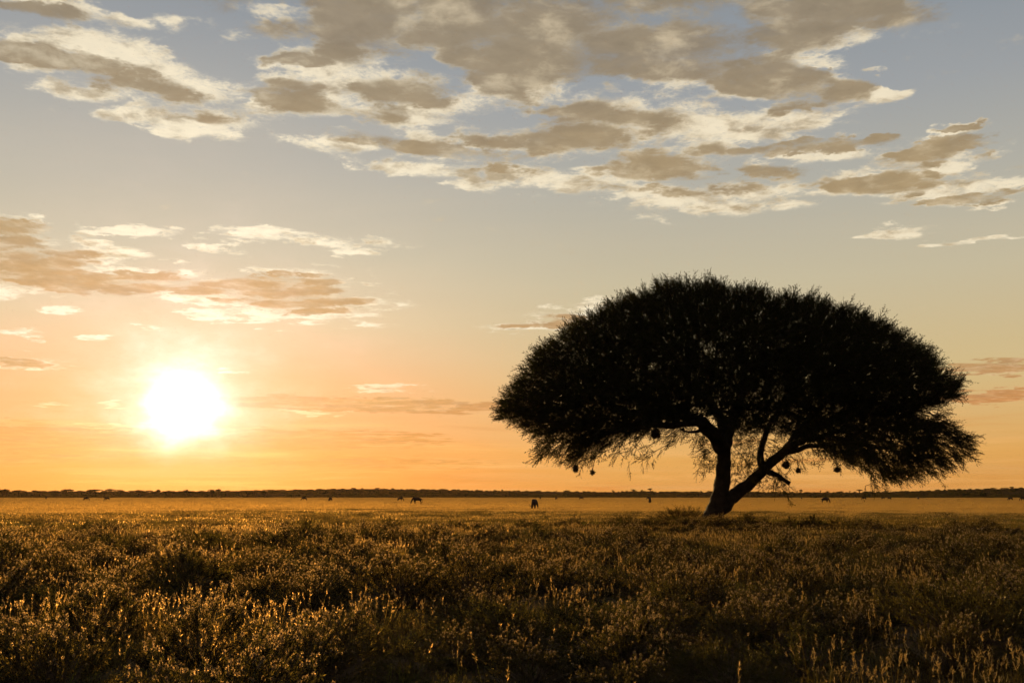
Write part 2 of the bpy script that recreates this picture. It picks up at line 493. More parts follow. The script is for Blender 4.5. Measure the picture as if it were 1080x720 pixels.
class Tris:
    """collects triangle soup with a material index per face"""

    def __init__(s):
        s.v, s.f, s.m, s.n = [], [], [], 0

    def add(s, v, f, mi=0):
        v = np.asarray(v, float).reshape(-1, 3)
        f = np.asarray(f, int).reshape(-1, 3)
        s.v.append(v); s.f.append(f + s.n); s.m.append(np.full(len(f), mi)); s.n += len(v)

    def get(s):
        return np.concatenate(s.v), np.concatenate(s.f), np.concatenate(s.m)

    def mesh(s, name, mats, smooth=False):
        v, f, m = s.get()
        return mesh_np(name, v, f, mats, m, smooth)

    # n ribbons at once
    def blades(s, base, mid, tip, w, side, mi=0):
        n = len(base)
        sd = unit(side) * np.asarray(w).reshape(-1, 1) * 0.5
        vv = np.stack([base - sd, base + sd, mid - sd * 0.8, mid + sd * 0.8, tip], 1)
        idx = np.arange(n)[:, None, None] * 5
        ff = idx + np.array([[0, 1, 3], [0, 3, 2], [2, 3, 4]])[None]
        s.add(vv, ff, mi)

    def twigs(s, a, b, w, mi=0):
        """thin crossed ribbons from a to b"""
        d = unit(b - a)
        up = np.where(np.abs(d[:, 2:3]) > 0.9, np.array([[1.0, 0, 0]]), np.array([[0, 0, 1.0]]))
        u = unit(np.cross(d, up)); v = np.cross(d, u)
        w = np.asarray(w).reshape(-1, 1) * 0.5
        n = len(a)
        for q in (u, v):
            vv = np.stack([a - q * w, a + q * w, b + q * w * 0.6, b - q * w * 0.6], 1)
            idx = np.arange(n)[:, None, None] * 4
            s.add(vv, idx + np.array([[0, 1, 2], [0, 2, 3]])[None], mi)

    def leaves(s, c, d, L, w, mi=0, r=None):
        """one pointed leaf (two triangles, a diamond) at c along d"""
        n = len(c)
        d = unit(d)
        q = unit(np.cross(d, (r or rng).normal(size=(n, 3))))
        L = np.asarray(L).reshape(-1, 1); w = np.asarray(w).reshape(-1, 1)
        vv = np.stack([c, c + d * L * 0.5 + q * w * 0.5, c + d * L, c + d * L * 0.5 - q * w * 0.5], 1)
        idx = np.arange(n)[:, None, None] * 4
        s.add(vv, idx + np.array([[0, 1, 2], [0, 2, 3]])[None], mi)


def tube_chain(T, pts, rad, sides=8, mi=0, rough=0.0):
    pts = np.asarray(pts, float); rad = np.asarray(rad, float)
    n = len(pts)
    tang = np.gradient(pts, axis=0)
    tang = unit(tang)
    ref = np.array([0.3, 1.0, 0.15]); ref /= np.linalg.norm(ref)
    rings = []
    for i in range(n):
        u = unit(np.cross(tang[i], ref)); w = np.cross(tang[i], u)
        a = np.linspace(0, 2 * PI, sides, endpoint=False)
        rr = rad[i] * np.ones(sides)
        if rough:
            for j in range(sides):
                q = Vector((math.cos(a[j]) * 1.7, math.sin(a[j]) * 1.7, i * 0.35))
                rr[j] *= 1 + rough * mnoise.noise(q) + rough * 0.5 * mnoise.noise(q * 2.7)
        rings.append(pts[i] + np.cos(a)[:, None] * u * rr[:, None] + np.sin(a)[:, None] * w * rr[:, None])
    v = np.concatenate(rings + [pts[:1], pts[-1:]])
    f = []
    for i in range(n - 1):
        for j in range(sides):
            k = (j + 1) % sides
            a0, a1, b0, b1 = i * sides + j, i * sides + k, (i + 1) * sides + j, (i + 1) * sides + k
            f += [(a0, a1, b1), (a0, b1, b0)]
    c0, c1 = n * sides, n * sides + 1
    for j in range(sides):
        k = (j + 1) % sides
        f.append((c0, k, j)); f.append((c1, (n - 1) * sides + j, (n - 1) * sides + k))
    T.add(v, f, mi)


def catmull(pts, rad, per=6):
    P_ = [np.asarray(p, float) for p in pts]
    P_ = [2 * P_[0] - P_[1]] + P_ + [2 * P_[-1] - P_[-2]]
    Q = [rad[0]] + list(rad) + [rad[-1]]
    out, ro = [], []
    for i in range(1, len(P_) - 2):
        for k in range(per):
            t = k / per
            p0, p1, p2, p3 = P_[i - 1], P_[i], P_[i + 1], P_[i + 2]
            out.append(0.5 * ((2 * p1) + (-p0 + p2) * t + (2 * p0 - 5 * p1 + 4 * p2 - p3) * t * t + (-p0 + 3 * p1 - 3 * p2 + p3) * t ** 3))
            ro.append(Q[i] * (1 - t) + Q[i + 1] * t)
    out.append(P_[-2]); ro.append(Q[-2])
    return np.array(out), np.array(ro)


# ------------------------------------------------------------------ ground and far ridge
def grid_mesh(name, xs, ys, zf, mat):
    X, Y = np.meshgrid(xs, ys)
    Z = np.array([[zf(x, y) for x in xs] for y in ys])
    v = np.stack([X.ravel(), Y.ravel(), Z.ravel()], 1)
    nx, ny = len(xs), len(ys)
    i = np.arange(nx - 1)[None, :] + np.arange(ny - 1)[:, None] * nx
    f = np.stack([i, i + 1, i + nx + 1, i + nx], -1).reshape(-1, 4)
    return mesh_np(name, v, f, mat, smooth=True)


def spaced(lo, hi, mid, step, growth=1.25):
    out = list(np.arange(-mid, mid + step / 2, step))
    s = step
    while out[-1] < hi:
        s *= growth; out.append(out[-1] + s)
    s = step
    while out[0] > lo:
        s *= growth; out.insert(0, out[0] - s)
    return out


gx = spaced(-3400, 3400, 42, 0.8)
gy = [y for y in spaced(-3400, 3400, 90, 0.8) if y > -3500]
gm = grid_mesh("ground", gx, gy, hgt, ground_mat("plain_soil"))
tag(link("ground", gm), kind="structure")

RY = 1500.0
PROF = [(-400, 517), (0, 518.6), (120, 518.6), (240, 518.2), (300, 517.2), (385, 515.2), (450, 516.4), (540, 518), (650, 518.6), (800, 519.2), (900, 519.2), (950, 518.2), (1030, 515.8), (1080, 514.8), (1500, 512)]


def ridge_z(px):
    for (a, ya), (b, yb) in zip(PROF, PROF[1:]):
        if a <= px <= b:
            t = (px - a) / (b - a); t = t * t * (3 - 2 * t)
            return at(540, ya * (1 - t) + yb * t, RY)[2]
    return at(540, 515, RY)[2]


def hill_h(x, y):
    px = CX + F * x / RY / cp
    top = ridge_z(max(-400, min(1500, px)))
    t = max(0.0, min(1.0, (y - 1080) / (RY - 1080)))
    s = t * t * (3 - 2 * t)
    z = top * (0.25 * t + 0.75 * s) + 0.5 * mnoise.noise(Vector((x * 0.01, y * 0.01, 0))) * t
    if y > RY:
        z = top - (y - RY) * 0.012
    return z - 0.15


hx = list(np.arange(-1900, 1901, 20.0))
hy = list(np.arange(1060, 1500, 22.0)) + [1500, 1560, 1700, 1900, 2300]
tag(link("hills", grid_mesh("hills", hx, hy, hill_h, ground_mat("ridge_soil", True))), kind="structure")


# ------------------------------------------------------------------ plant templates
def crown_cloud(n, rx, ry, rz, r, flat=0.0):
    p = r.normal(size=(n, 3)); p = unit(p) * (r.random((n, 1)) ** 0.33)
    p[:, 2] = np.abs(p[:, 2]) if flat else p[:, 2]
    return p * np.array([rx, ry, rz])


def grass_tuft(seed, nb=46, nc=9, h=0.30, hc=0.46, spread=0.13, w=0.006, green=False):
    r = np.random.default_rng(seed)
    T = Tris()
    n = nb
    base = np.c_[r.normal(0, spread * 0.5, (n, 2)), np.zeros(n)]
    ang_ = r.random(n) * 2 * PI
    out_ = np.c_[np.cos(ang_), np.sin(ang_), np.zeros(n)]
    L = h * (0.45 + 0.75 * r.random(n))
    lean = 0.15 + 0.6 * r.random(n) ** 1.5
    mid = base + out_ * (L * lean * 0.35)[:, None] + np.c_[np.zeros((n, 2)), L * 0.6]
    tip = base + out_ * (L * lean)[:, None] + np.c_[np.zeros((n, 2)), L * (1.0 - 0.35 * lean)]
    T.blades(base, mid, tip, w * (0.7 + 0.7 * r.random(n)), np.cross(out_, r.normal(size=(n, 3))), 0)
    if nc:
        n = nc
        base = np.c_[r.normal(0, spread * 0.45, (n, 2)), np.zeros(n)]
        a = r.random(n) * 2 * PI
        d = unit(np.c_[np.cos(a) * 0.25, np.sin(a) * 0.25, np.ones(n)] + r.normal(0, 0.06, (n, 3)))
        L = (hc * (0.7 + 0.45 * r.random(n)))[:, None]
        top = base + d * L
        T.twigs(base, top, np.full(n, w * 0.42), 0)
        # feathery seed spike: short bristles round the top of the stem
        for i in range(n):
            k = 18
            sl_ = 0.05 + 0.05 * r.random()
            tt = r.random(k)
            d2 = unit(d[i] + r.normal(0, 0.12, 3))
            c = top[i] + d2 * (sl_ * tt)[:, None]
            q = unit(r.normal(size=(k, 3)) + d2 * 2.2)
            T.leaves(c, q, 0.016 + 0.012 * r.random(k), np.full(k, 0.004), 1, r)
    return T


def shrub_template(seed, rad=0.5, h=0.48, stems=46, leaves=900, heads=44, lump=0.25, lw=0.009, ll=0.022):
    """low woody dome: forked stems from one root, small leaves, round fluffy seed heads on top"""
    r = np.random.default_rng(seed)
    A, B, Cc = Tris(), Tris(), Tris()
    lum = [(r.normal(0, rad * 0.55, 2), 0.6 + 0.5 * r.random()) for _ in range(5)]

    def tophgt(p):
        d = np.hypot(p[:, 0], p[:, 1]) / rad
        z = h * np.sqrt(np.clip(1 - d ** 2.2, 0.02, 1)) * (1 - lump)
        for c, k in lum:
            z = z + h * lump * k * np.exp(-((p[:, 0] - c[0]) ** 2 + (p[:, 1] - c[1]) ** 2) / (rad * 0.35) ** 2)
        return z
    a = r.random(stems) * 2 * PI
    q = rad * np.sqrt(r.random(stems)) * 0.98
    xy = np.c_[np.cos(a) * q, np.sin(a) * q]
    z = tophgt(xy) * (0.75 + 0.3 * r.random(stems))
    tips = np.c_[xy, z]
    root = np.c_[r.normal(0, 0.05, (stems, 2)), np.zeros(stems)]
    mid = root * 0.4 + tips * 0.6 * np.array([0.75, 0.75, 0.85])
    A.twigs(root, mid, np.full(stems, 0.009), 0)
    A.twigs(mid, tips, np.full(stems, 0.005), 0)
    # side shoots
    ns = stems * 4
    k = r.integers(0, stems, ns)
    t = 0.35 + 0.65 * r.random((ns, 1))
    s0 = mid[k] * (1 - t) + tips[k] * t
    dd = unit(tips[k] - mid[k] + r.normal(0, 0.10, (ns, 3)))
    dd[:, 2] = np.abs(dd[:, 2]) + 0.15
    s1 = s0 + unit(dd) * (0.05 + 0.11 * r.random((ns, 1)))
    A.twigs(s0, s1, np.full(ns, 0.003), 0)
    k = r.integers(0, ns, leaves)
    t = r.random((leaves, 1)) ** 0.7
    c = s0[k] * (1 - t) + s1[k] * t
    B.leaves(c, unit(s1[k] - s0[k]) * 0.9 + r.normal(0, 0.55, (leaves, 3)), ll * (0.7 + 0.7 * r.random(leaves)), np.full(leaves, lw), 0, r)
    if heads:
        order = np.argsort(-s1[:, 2] + r.normal(0, 0.08, ns))[:heads]
        for i in order:
            c = s1[i] + np.array([0, 0, 0.008])
            n = 64
            d = unit(r.normal(size=(n, 3)))
            rr = 0.012 + 0.006 * r.random()
            Cc.leaves(c + d * rr * 0.35, d + r.normal(0, 0.25, (n, 3)), rr * r.uniform(0.5, 0.95, n), np.full(n, 0.0022), 0, r)
            # dark centre
            o = unit(np.array([(1, 0, 0), (-1, 0, 0), (0, 1, 0), (0, -1, 0), (0, 0, 1), (0, 0, -1)])) * rr * 0.42
            Cc.add(c + o, [(0, 2, 4), (2, 1, 4), (1, 3, 4), (3, 0, 4), (2, 0, 5), (1, 2, 5), (3, 1, 5), (0, 3, 5)], 1)
    return A, B, Cc


def merge(parts_mats, name):
    V, Fc, Mi, n, mats = [], [], [], 0, []
    for T, ms in parts_mats:
        if not T.v:
            continue
        v, f, m = T.get()
        V.append(v); Fc.append(f + n); Mi.append(m + len(mats)); n += len(v); mats += ms
    return mesh_np(name, np.concatenate(V), np.concatenate(Fc), mats, np.concatenate(Mi))


SRC = {}


def source(colname, meshes):
    c = bpy.data.collections.new(colname)
    for i, me in enumerate(meshes):
        o = bpy.data.objects.new("%s_kind_%02d" % (colname, i), me)
        c.objects.link(o)
    SRC[colname] = c
    return c


def scatter(name, col, pts, rot, scl, idx):
    """one stuff object whose points carry instances of the templates in col"""
    me = bpy.data.meshes.new(name)
    me.vertices.add(len(pts)); me.vertices.foreach_set("co", np.asarray(pts, np.float32).ravel())
    for nm, typ, dat in (("rot", "FLOAT_VECTOR", rot), ("scl", "FLOAT_VECTOR", scl), ("idx", "INT", idx)):
        at_ = me.attributes.new(nm, typ, "POINT")
        if typ == "INT":
            at_.data.foreach_set("value", np.asarray(dat, np.int32))
        else:
            at_.data.foreach_set("vector", np.asarray(dat, np.float32).ravel())
    o = link(name, me)
    g = bpy.data.node_groups.new(name + "_scatter", "GeometryNodeTree")
    g.interface.new_socket("Geometry", in_out="INPUT", socket_type="NodeSocketGeometry")
    g.interface.new_socket("Geometry", in_out="OUTPUT", socket_type="NodeSocketGeometry")
    nd = g.nodes
    gi = nd.new("NodeGroupInput"); go = nd.new("NodeGroupOutput")
    ip = nd.new("GeometryNodeInstanceOnPoints")
    ci = nd.new("GeometryNodeCollectionInfo")
    ci.inputs["Collection"].default_value = col
    ci.inputs["Separate Children"].default_value = True
    ci.inputs["Reset Children"].default_value = True
    g.links.new(gi.outputs[0], ip.inputs["Points"])
    g.links.new(ci.outputs[0], ip.inputs["Instance"])
    ip.inputs["Pick Instance"].default_value = True
    for nm, typ, sk in (("rot", "FLOAT_VECTOR", "Rotation"), ("scl", "FLOAT_VECTOR", "Scale"), ("idx", "INT", "Instance Index")):
        a = nd.new("GeometryNodeInputNamedAttribute"); a.data_type = typ
        a.inputs["Name"].default_value = nm
        src = a.outputs[0]
        if sk == "Rotation":
            e = nd.new("FunctionNodeEulerToRotation"); g.links.new(src, e.inputs[0]); src = e.outputs[0]
        g.links.new(src, ip.inputs[sk])
    g.links.new(ip.outputs[0], go.inputs[0])
    md = o.modifiers.new("scatter", "NODES"); md.node_group = g
    return o


HALF = R(33)


def wedge(n, r0, r1, power=0.5, half=None):
    half = HALF if half is None else half
    """points in the view's wedge; power 0.5 = even per area, 0 -> even per log distance"""
    u = rng.random(n)
    if power == 0.5:
        d = np.sqrt(r0 ** 2 + u * (r1 ** 2 - r0 ** 2))
    else:
        d = r0 * (r1 / r0) ** u
    a = (rng.random(n) * 2 - 1) * half
    return np.c_[np.sin(a) * d, np.cos(a) * d], d


def nz2(x, y, s, k=0.0):
    return mnoise.noise(Vector((x * s, y * s, k)))


def shrubby(x, y):
    """+ where shrubs grow, - where grass does"""
    return nz2(x, y, 0.22, 2.0) + 0.55 * nz2(x, y, 0.55, 5.0) + 0.26


# ------------------------------------------------------------------ grass
tufts = []
for i in range(6):
    tufts.append(merge([(grass_tuft(100 + i, nb=80, nc=4, h=0.19, hc=0.29, spread=0.16), [M_STRAW, M_SPIKE])], "dry_tuft"))
for i in range(3):
    tufts.append(merge([(grass_tuft(140 + i, nb=60, nc=2, h=0.18, hc=0.28, spread=0.2), [M_GREEN, M_SPIKE])], "green_tuft"))
for i in range(3):    # sparse tall stems
    tufts.append(merge([(grass_tuft(160 + i, nb=20, nc=6, h=0.18, hc=0.38, spread=0.45), [M_STRAW, M_SPIKE])], "stem_tuft"))
cg = source("tuft", tufts)


def grass_points(n, r0, r1, power, size=1.0, half=HALF, inner=0.0):
    xy, d = wedge(n, r0, r1, power, half)
    pts, rot, scl, idx = [], [], [], []
    for (x, y), dd in zip(xy, d):
        if abs(math.atan2(x, y)) < inner:
            continue
        s = shrubby(x, y)
        thin = nz2(x, y, 0.35, 11.0)
        u = random.random()
        if s > 0.10 and u < 0.85:
            continue
        if thin < -0.15 and u < 0.85:
            continue
        if s > 0.10 or thin < -0.12:
            k = random.choice((6, 7, 8, 6, 7, 10))
        else:
            k = random.choice((0, 1, 2, 3, 4, 5, 0, 1, 2, 3, 4, 5, 10, 7))
        z = hgt(x, y)
        pts.append((x, y, z)); rot.append((random.gauss(0, 0.06), random.gauss(0, 0.06), random.random() * 2 * PI))
        q = size * (0.75 + 0.5 * random.random())
        scl.append((q, q, q * (0.85 + 0.3 * random.random()))); idx.append(k)
    return pts, rot, scl, idx


GN = grass_points(12500, 5.5, 42, 0.5)
GS = grass_points(15000, 3.0, 34, 0.5, 1.0, R(60), HALF)      # the plain goes on beside the view
GN = [list(a) + list(b) for a, b in zip(GN, GS)]
g_o = scatter("grass", cg, *GN)
tag(g_o, "dry golden grass with feathery seed spikes between the low shrubs", "grass", kind="stuff")

# wider patches of taller, coarser blades further off
patches = []
for i in range(7):
    r = np.random.default_rng(300 + i)
    T = Tris()
    n = 210
    base = np.c_[r.uniform(-0.9, 0.9, n), r.uniform(-0.9, 0.9, n), np.zeros(n)]
    a = r.random(n) * 2 * PI
    o_ = np.c_[np.cos(a), np.sin(a), np.zeros(n)]
    L = 0.36 * (0.5 + 0.7 * r.random(n)); le = 0.15 + 0.45 * r.random(n)
    T.blades(base, base + o_ * (L * le * .3)[:, None] + np.c_[np.zeros((n, 2)), L * .6], base + o_ * (L * le)[:, None] + np.c_[np.zeros((n, 2)), L], 0.016 + 0.012 * r.random(n), np.cross(o_, r.normal(size=(n, 3))), 0)
    k = 34
    b2 = np.c_[r.uniform(-0.9, 0.9, k), r.uniform(-0.9, 0.9, k), np.full(k, 0.30)]
    T.leaves(b2, np.c_[r.normal(0, .25, (k, 2)), np.ones(k)], 0.10 + 0.06 * r.random(k), np.full(k, 0.018), 1, r)
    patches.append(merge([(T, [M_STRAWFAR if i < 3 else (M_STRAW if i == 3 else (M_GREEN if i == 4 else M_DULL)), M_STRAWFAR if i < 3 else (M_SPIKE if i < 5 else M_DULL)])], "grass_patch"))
cpatch = source("patch", patches)


def patch_points(n, r0, r1, power, dens=True):
    xy, d = wedge(n, r0, r1, power)
    pts, rot, scl, idx = [], [], [], []
    for (x, y), dd in zip(xy, d):
        if dd < 120 and shrubby(x, y) > 0.30 and random.random() < 0.6:
            continue
        big = 1.0 if dd < 120 else min(3.2, dd / 120)
        pts.append((x, y, hgt(x, y) - 0.01)); rot.append((0, 0, random.random() * 2 * PI))
        q = 0.8 + 0.4 * random.random()
        scl.append((q * big, q * big, q * (0.75 if dd > 120 else (0.6 if dd > 38 else 0.8))))
        # duller grass from the shrubs out to about 110 m, in long drifts; pale straw beyond
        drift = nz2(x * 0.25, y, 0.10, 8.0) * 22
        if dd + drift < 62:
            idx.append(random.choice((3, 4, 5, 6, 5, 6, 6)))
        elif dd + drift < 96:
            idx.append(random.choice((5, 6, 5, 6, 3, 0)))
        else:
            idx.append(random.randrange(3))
    return pts, rot, scl, idx


HALF = R(38)
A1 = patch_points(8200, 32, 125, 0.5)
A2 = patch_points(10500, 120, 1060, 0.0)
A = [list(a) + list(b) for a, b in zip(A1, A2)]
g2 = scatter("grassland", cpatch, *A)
tag(g2, "pale straw grassland stretching across the plain to the far ridge", "grassland", kind="stuff")

# ------------------------------------------------------------------ shrubs
SH = []
for i in range(7):
    lush = i in (2, 5)
    A_, B_, C_ = shrub_template(500 + i, rad=0.78 + 0.07 * (i % 3), h=0.50 + 0.07 * (i % 2), stems=170, heads=0 if lush else (210, 110, 0, 160, 80, 0, 130)[i], leaves=11000 if not lush else 12000, lump=0.4, lw=0.010 if not lush else 0.007, ll=0.024 if not lush else 0.030)
    SH.append(dict(stems=merge([(A_, [M_STEM])], "stems"), foliage=merge([(B_, [M_LUSH if lush else M_SHRUB])], "foliage"),
                   heads=None if lush else merge([(C_, [M_HEAD, M_HEADC])], "seed_heads"),
                   whole=merge([(A_, [M_STEM]), (B_, [M_LUSH if lush else M_SHRUB])] + ([] if lush else [(C_, [M_HEAD, M_HEADC])]), "whole_shrub")))


def make_shrub(k, x, y, s, label, group, rz=None, sz=1.0):
    o = bpy.data.objects.new("shrub", None)
    COL.objects.link(o)
    o.empty_display_size = 0.1
    o.location = (x, y, hgt(x, y) - 0.02)
    o.rotation_euler = (0, 0, random.random() * 2 * PI if rz is None else rz)
    o.scale = (s, s, s * sz)
    tag(o, label, "shrub", group)
    t = SH[k]
    link("stem", t["stems"], o)
    link("foliage", t["foliage"], o)
    if t["heads"]:
        link("seed_head", t["heads"], o)
    return o


taken = []
NAMED = [  # photo x, photo y of the foot, kind, size, height factor, label
    (662, 716, 0, 1.25, 1.0, "large dark shrub crusted with round seed heads at the bottom edge, right of centre"),
    (560, 722, 3, 0.9, 0.9, "small seed-headed shrub just left of the large dark one at the bottom edge"),
    (318, 724, 1, 1.05, 1.0, "shrub with bright golden round seed heads at the bottom edge below the sun's right side"),
    (240, 734, 4, 0.9, 0.8, "shrub with golden seed heads hugging the bottom edge below the sun"),
    (30, 712, 3, 1.2, 1.0, "tangled dark shrub with pale curled tops in the bottom left corner"),
    (92, 676, 6, 1.15, 1.15, "round brownish shrub with a pale rim of curled tops in the lower left"),
    (1020, 690, 5, 1.35, 1.15, "tall bushy green shrub in the lower right corner region"),
    (850, 716, 2, 1.0, 0.9, "leafy green shrub at the bottom edge below the tree's right half"),
    (770, 735, 5, 0.9, 1.0, "greenish upright shrub cut by the bottom edge beneath the tree trunk"),
    (425, 640, 1, 1.5, 1.0, "broad dark shrub left of centre behind the foreground grass"),
    (500, 640, 4, 1.5, 1.0, "wide dark shrub in the centre with a long shaded front"),
    (590, 632, 0, 1.4, 1.0, "wide dark shrub right of centre with pale heads along its top"),
    (190, 620, 3, 1.6, 1.0, "dark dome-shaped shrub under the sun among glowing grass"),
    (60, 622, 6, 1.4, 1.0, "dark spreading shrub near the left edge behind the first rows"),
    (860, 622, 0, 1.3, 1.0, "dark shrub under the right half of the tree among dull grass"),
    (700, 642, 1, 1.2, 0.9, "low dark shrub in front of the tree trunk with faint heads"),
]
for (px, py, k, s, sz, lab) in NAMED:
    x, y = ground_at(px, py)
    make_shrub(k, x, y, s * 0.70, lab, None, sz=sz * 1.25)
    taken.append((x, y, s * 0.7))

cand, dd = wedge(5200, 6.6, 46, 0.5, R(31))
cand = cand[np.argsort(dd)]
count = 0
rest_pts = []
for x, y in cand:
    v = shrubby(x, y)
    d = math.hypot(x, y)
    if v < -0.04 or random.random() > 0.65 + v * 1.6 or random.random() < (d - 24) / 26:
        continue
    s = random.uniform(0.42, 0.95) * (1.45 if random.random() < 0.3 else 1.0) * (0.85 if d > 22 else 1.0)
    if any((x - a) ** 2 + (y - b) ** 2 < (0.78 * (s + c)) ** 2 * 0.56 for a, b, c in taken[-400:]):
        continue
    taken.append((x, y, s))
    if count < 283:
        side = "left" if x < -0.12 * y else ("right" if x > 0.12 * y else "centre")
        band = "front" if d < 13 else ("middle" if d < 20 else "back")
        where = {"left": "on the sunlit left", "right": "on the dull right", "centre": "in the centre"}[side]
        bw = {"front": "nearest rows", "middle": "middle rows", "back": "farther rows"}[band]
        k = random.choice((0, 1, 3, 4, 6, 0, 1, 3, 4, 6, 2, 5))
        hd = "leafy green shrub" if k in (2, 5) else "dark shrub with pale seed heads"
        make_shrub(k, x, y, s, sz=random.uniform(1.0, 1.5), label="%s in the %s %s" % (hd, bw, where), group="%s, %s, %s" % ("green shrubs" if k in (2, 5) else "seed-headed shrubs", bw, where))
        count += 1
    else:
        rest_pts.append((x, y, s))
side_xy, _ = wedge(2600, 3.5, 44, 0.5, R(60))
for x, y in side_xy:
    if abs(math.atan2(x, y)) < R(31):
        continue
    v = shrubby(x, y)
    if v < -0.04 or random.random() > 0.5 + v:
        continue
    s = random.uniform(0.42, 1.1)
    if any((x - a) ** 2 + (y - b) ** 2 < (0.6 * (s + c)) ** 2 * 0.6 for a, b, c in rest_pts[-500:]):
        continue
    rest_pts.append((x, y, s))
cs = source("bush", [t["whole"] for t in SH])
# extra belt of low dark bushes level with the tree
for i in range(120):
    px = random.uniform(560, 1080); py = random.uniform(562, 570)
    x, y = ground_at(px, py)
    rest_pts.append((x, y, random.uniform(0.35, 0.65)))
for i in range(140):
    px = random.uniform(0, 700); py = random.uniform(566, 576)
    x, y = ground_at(px, py)
    rest_pts.append((x, y, random.uniform(0.4, 0.7)))
for i in range(70):
    x, y = ground_at(random.gauss(770, 75), random.uniform(556, 560))
    rest_pts.append((x, y, random.uniform(0.6, 1.0)))
sc_o = scatter("undergrowth", cs, [(x, y, hgt(x, y) - 0.03) for x, y, s in rest_pts],
               [(0, 0, random.random() * 2 * PI) for _ in rest_pts], [(s, s, s * random.uniform(0.85, 1.3)) for x, y, s in rest_pts],
               [random.randrange(7) for _ in rest_pts])
tag(sc_o, "mass of low dark shrubs running back to the grassland", "undergrowth", kind="stuff")

# ------------------------------------------------------------------ the acacia
TX, TY = ground_at(752, 555)
PXM = TY / F / cp      # metres per photo pixel at the tree (close to the axis)


def tp(px, py, off=0.0):
    """point at that photo place, off metres nearer (-) or farther (+) than the trunk"""
    return at(px, py, TY + off)


OUT = [(522, 440), (530, 418), (545, 400), (556, 380), (575, 362), (598, 346), (622, 332), (648, 318), (672, 308), (698, 300), (716, 296), (745, 294), (770, 299),
       (800, 304), (830, 309), (868, 314), (900, 324), (928, 336), (952, 350), (978, 368), (996, 386), (1011, 402), (1016, 412), (1004, 424), (985, 430), (965, 434),
       (978, 441), (1003, 446), (1022, 456), (1032, 466), (1026, 480), (1014, 490), (990, 500), (966, 508), (940, 512), (922, 506), (902, 494), (880, 486), (858, 478),
       (835, 468), (810, 462), (786, 458), (760, 452), (735, 448), (712, 452), (690, 462), (668, 468), (650, 474), (632, 484), (612, 492), (590, 490), (572, 484), (560, 474),
       (566, 460), (548, 452), (532, 448)]
SPARSE = [((690, 455), (745, 470)), ((640, 470), (690, 488)), ((805, 462), (850, 490)), ((770, 450), (800, 500)), ((735, 462), (762, 495)), ((800, 500), (830, 515)), ((905, 495), (955, 515))]
OP = np.array(OUT, float)


def inside(px, py, poly=OP):
    px = np.asarray(px); py = np.asarray(py)
    res = np.zeros(px.shape, bool)
    j = len(poly) - 1
    for i in range(len(poly)):
        xi, yi = poly[i]; xj, yj = poly[j]
        c = ((yi > py) != (yj > py)) & (px < (xj - xi) * (py - yi) / (yj - yi + 1e-12) + xi)
        res ^= c
        j = i
    return res


# horizontal extents of the outline per row, for round cross-sections
rows = np.arange(292, 516, 2.0)
xg = np.arange(510, 1045, 1.0)
ext = []
for y in rows:
    ins = xg[inside(xg, np.full_like(xg, y))]
    ext.append((ins.min(), ins.max()) if len(ins) else (np.nan, np.nan))
ext = np.array(ext)


def sample_crown(n, r, shell=0.0):
    pts = []
    while len(pts) < n:
        m = n * 3
        px = r.uniform(515, 1040, m); py = r.uniform(292, 514, m)
        ok = inside(px, py)
        px, py = px[ok], py[ok]
        # stop a twig's length short of the outline, by a ragged margin
        ox, oy = px - 778.0, py - 455.0
        ol = np.hypot(ox, oy) + 1e-6
        rag = np.array([8 + 7 * mnoise.noise(Vector((a * 0.045, b * 0.045, 2.0))) + 8 * mnoise.noise(Vector((a * 0.13, b * 0.13, 7.0))) for a, b in zip(px, py)])
        rag = np.maximum(rag, 3)
        ok = inside(px + ox / ol * rag, py + oy / ol * rag) & (inside(px, py + rag * 0.9) | (py < 430))
        px, py = px[ok], py[ok]
        e = ext[np.clip(((py - 292) / 2).astype(int), 0, len(rows) - 1)]
        xl = np.minimum(e[:, 0], 560 + (py - 292) * 0)        # keep lower rows as deep as the crown above them
        xl = e[:, 0]; xr = e[:, 1]
        half = np.sqrt(np.maximum((px - xl) * (xr - px), 0)) * PXM * 0.86
        if shell:
            u = np.sign(r.uniform(-1, 1, len(px))) * (1 - shell * r.random(len(px)) ** 2)
        else:
            u = r.uniform(-1, 1, len(px))
        off = u * half
        low = py > 452
        # under the canopy's rim the branches do not fill the middle depth
        for a, b, c in zip(px, py, off):
            pts.append(tp(a, b, c))
            if len(pts) >= n:
                break
    return np.array(pts)


tree = link("acacia_tree", None, None, (TX, TY, hgt(TX, TY)))
tree.empty_display_size = 1.0
tag(tree, "large umbrella-crowned acacia with a forked leaning trunk, standing alone on the plain", "tree")
T0 = np.array([TX, TY, hgt(TX, TY)])

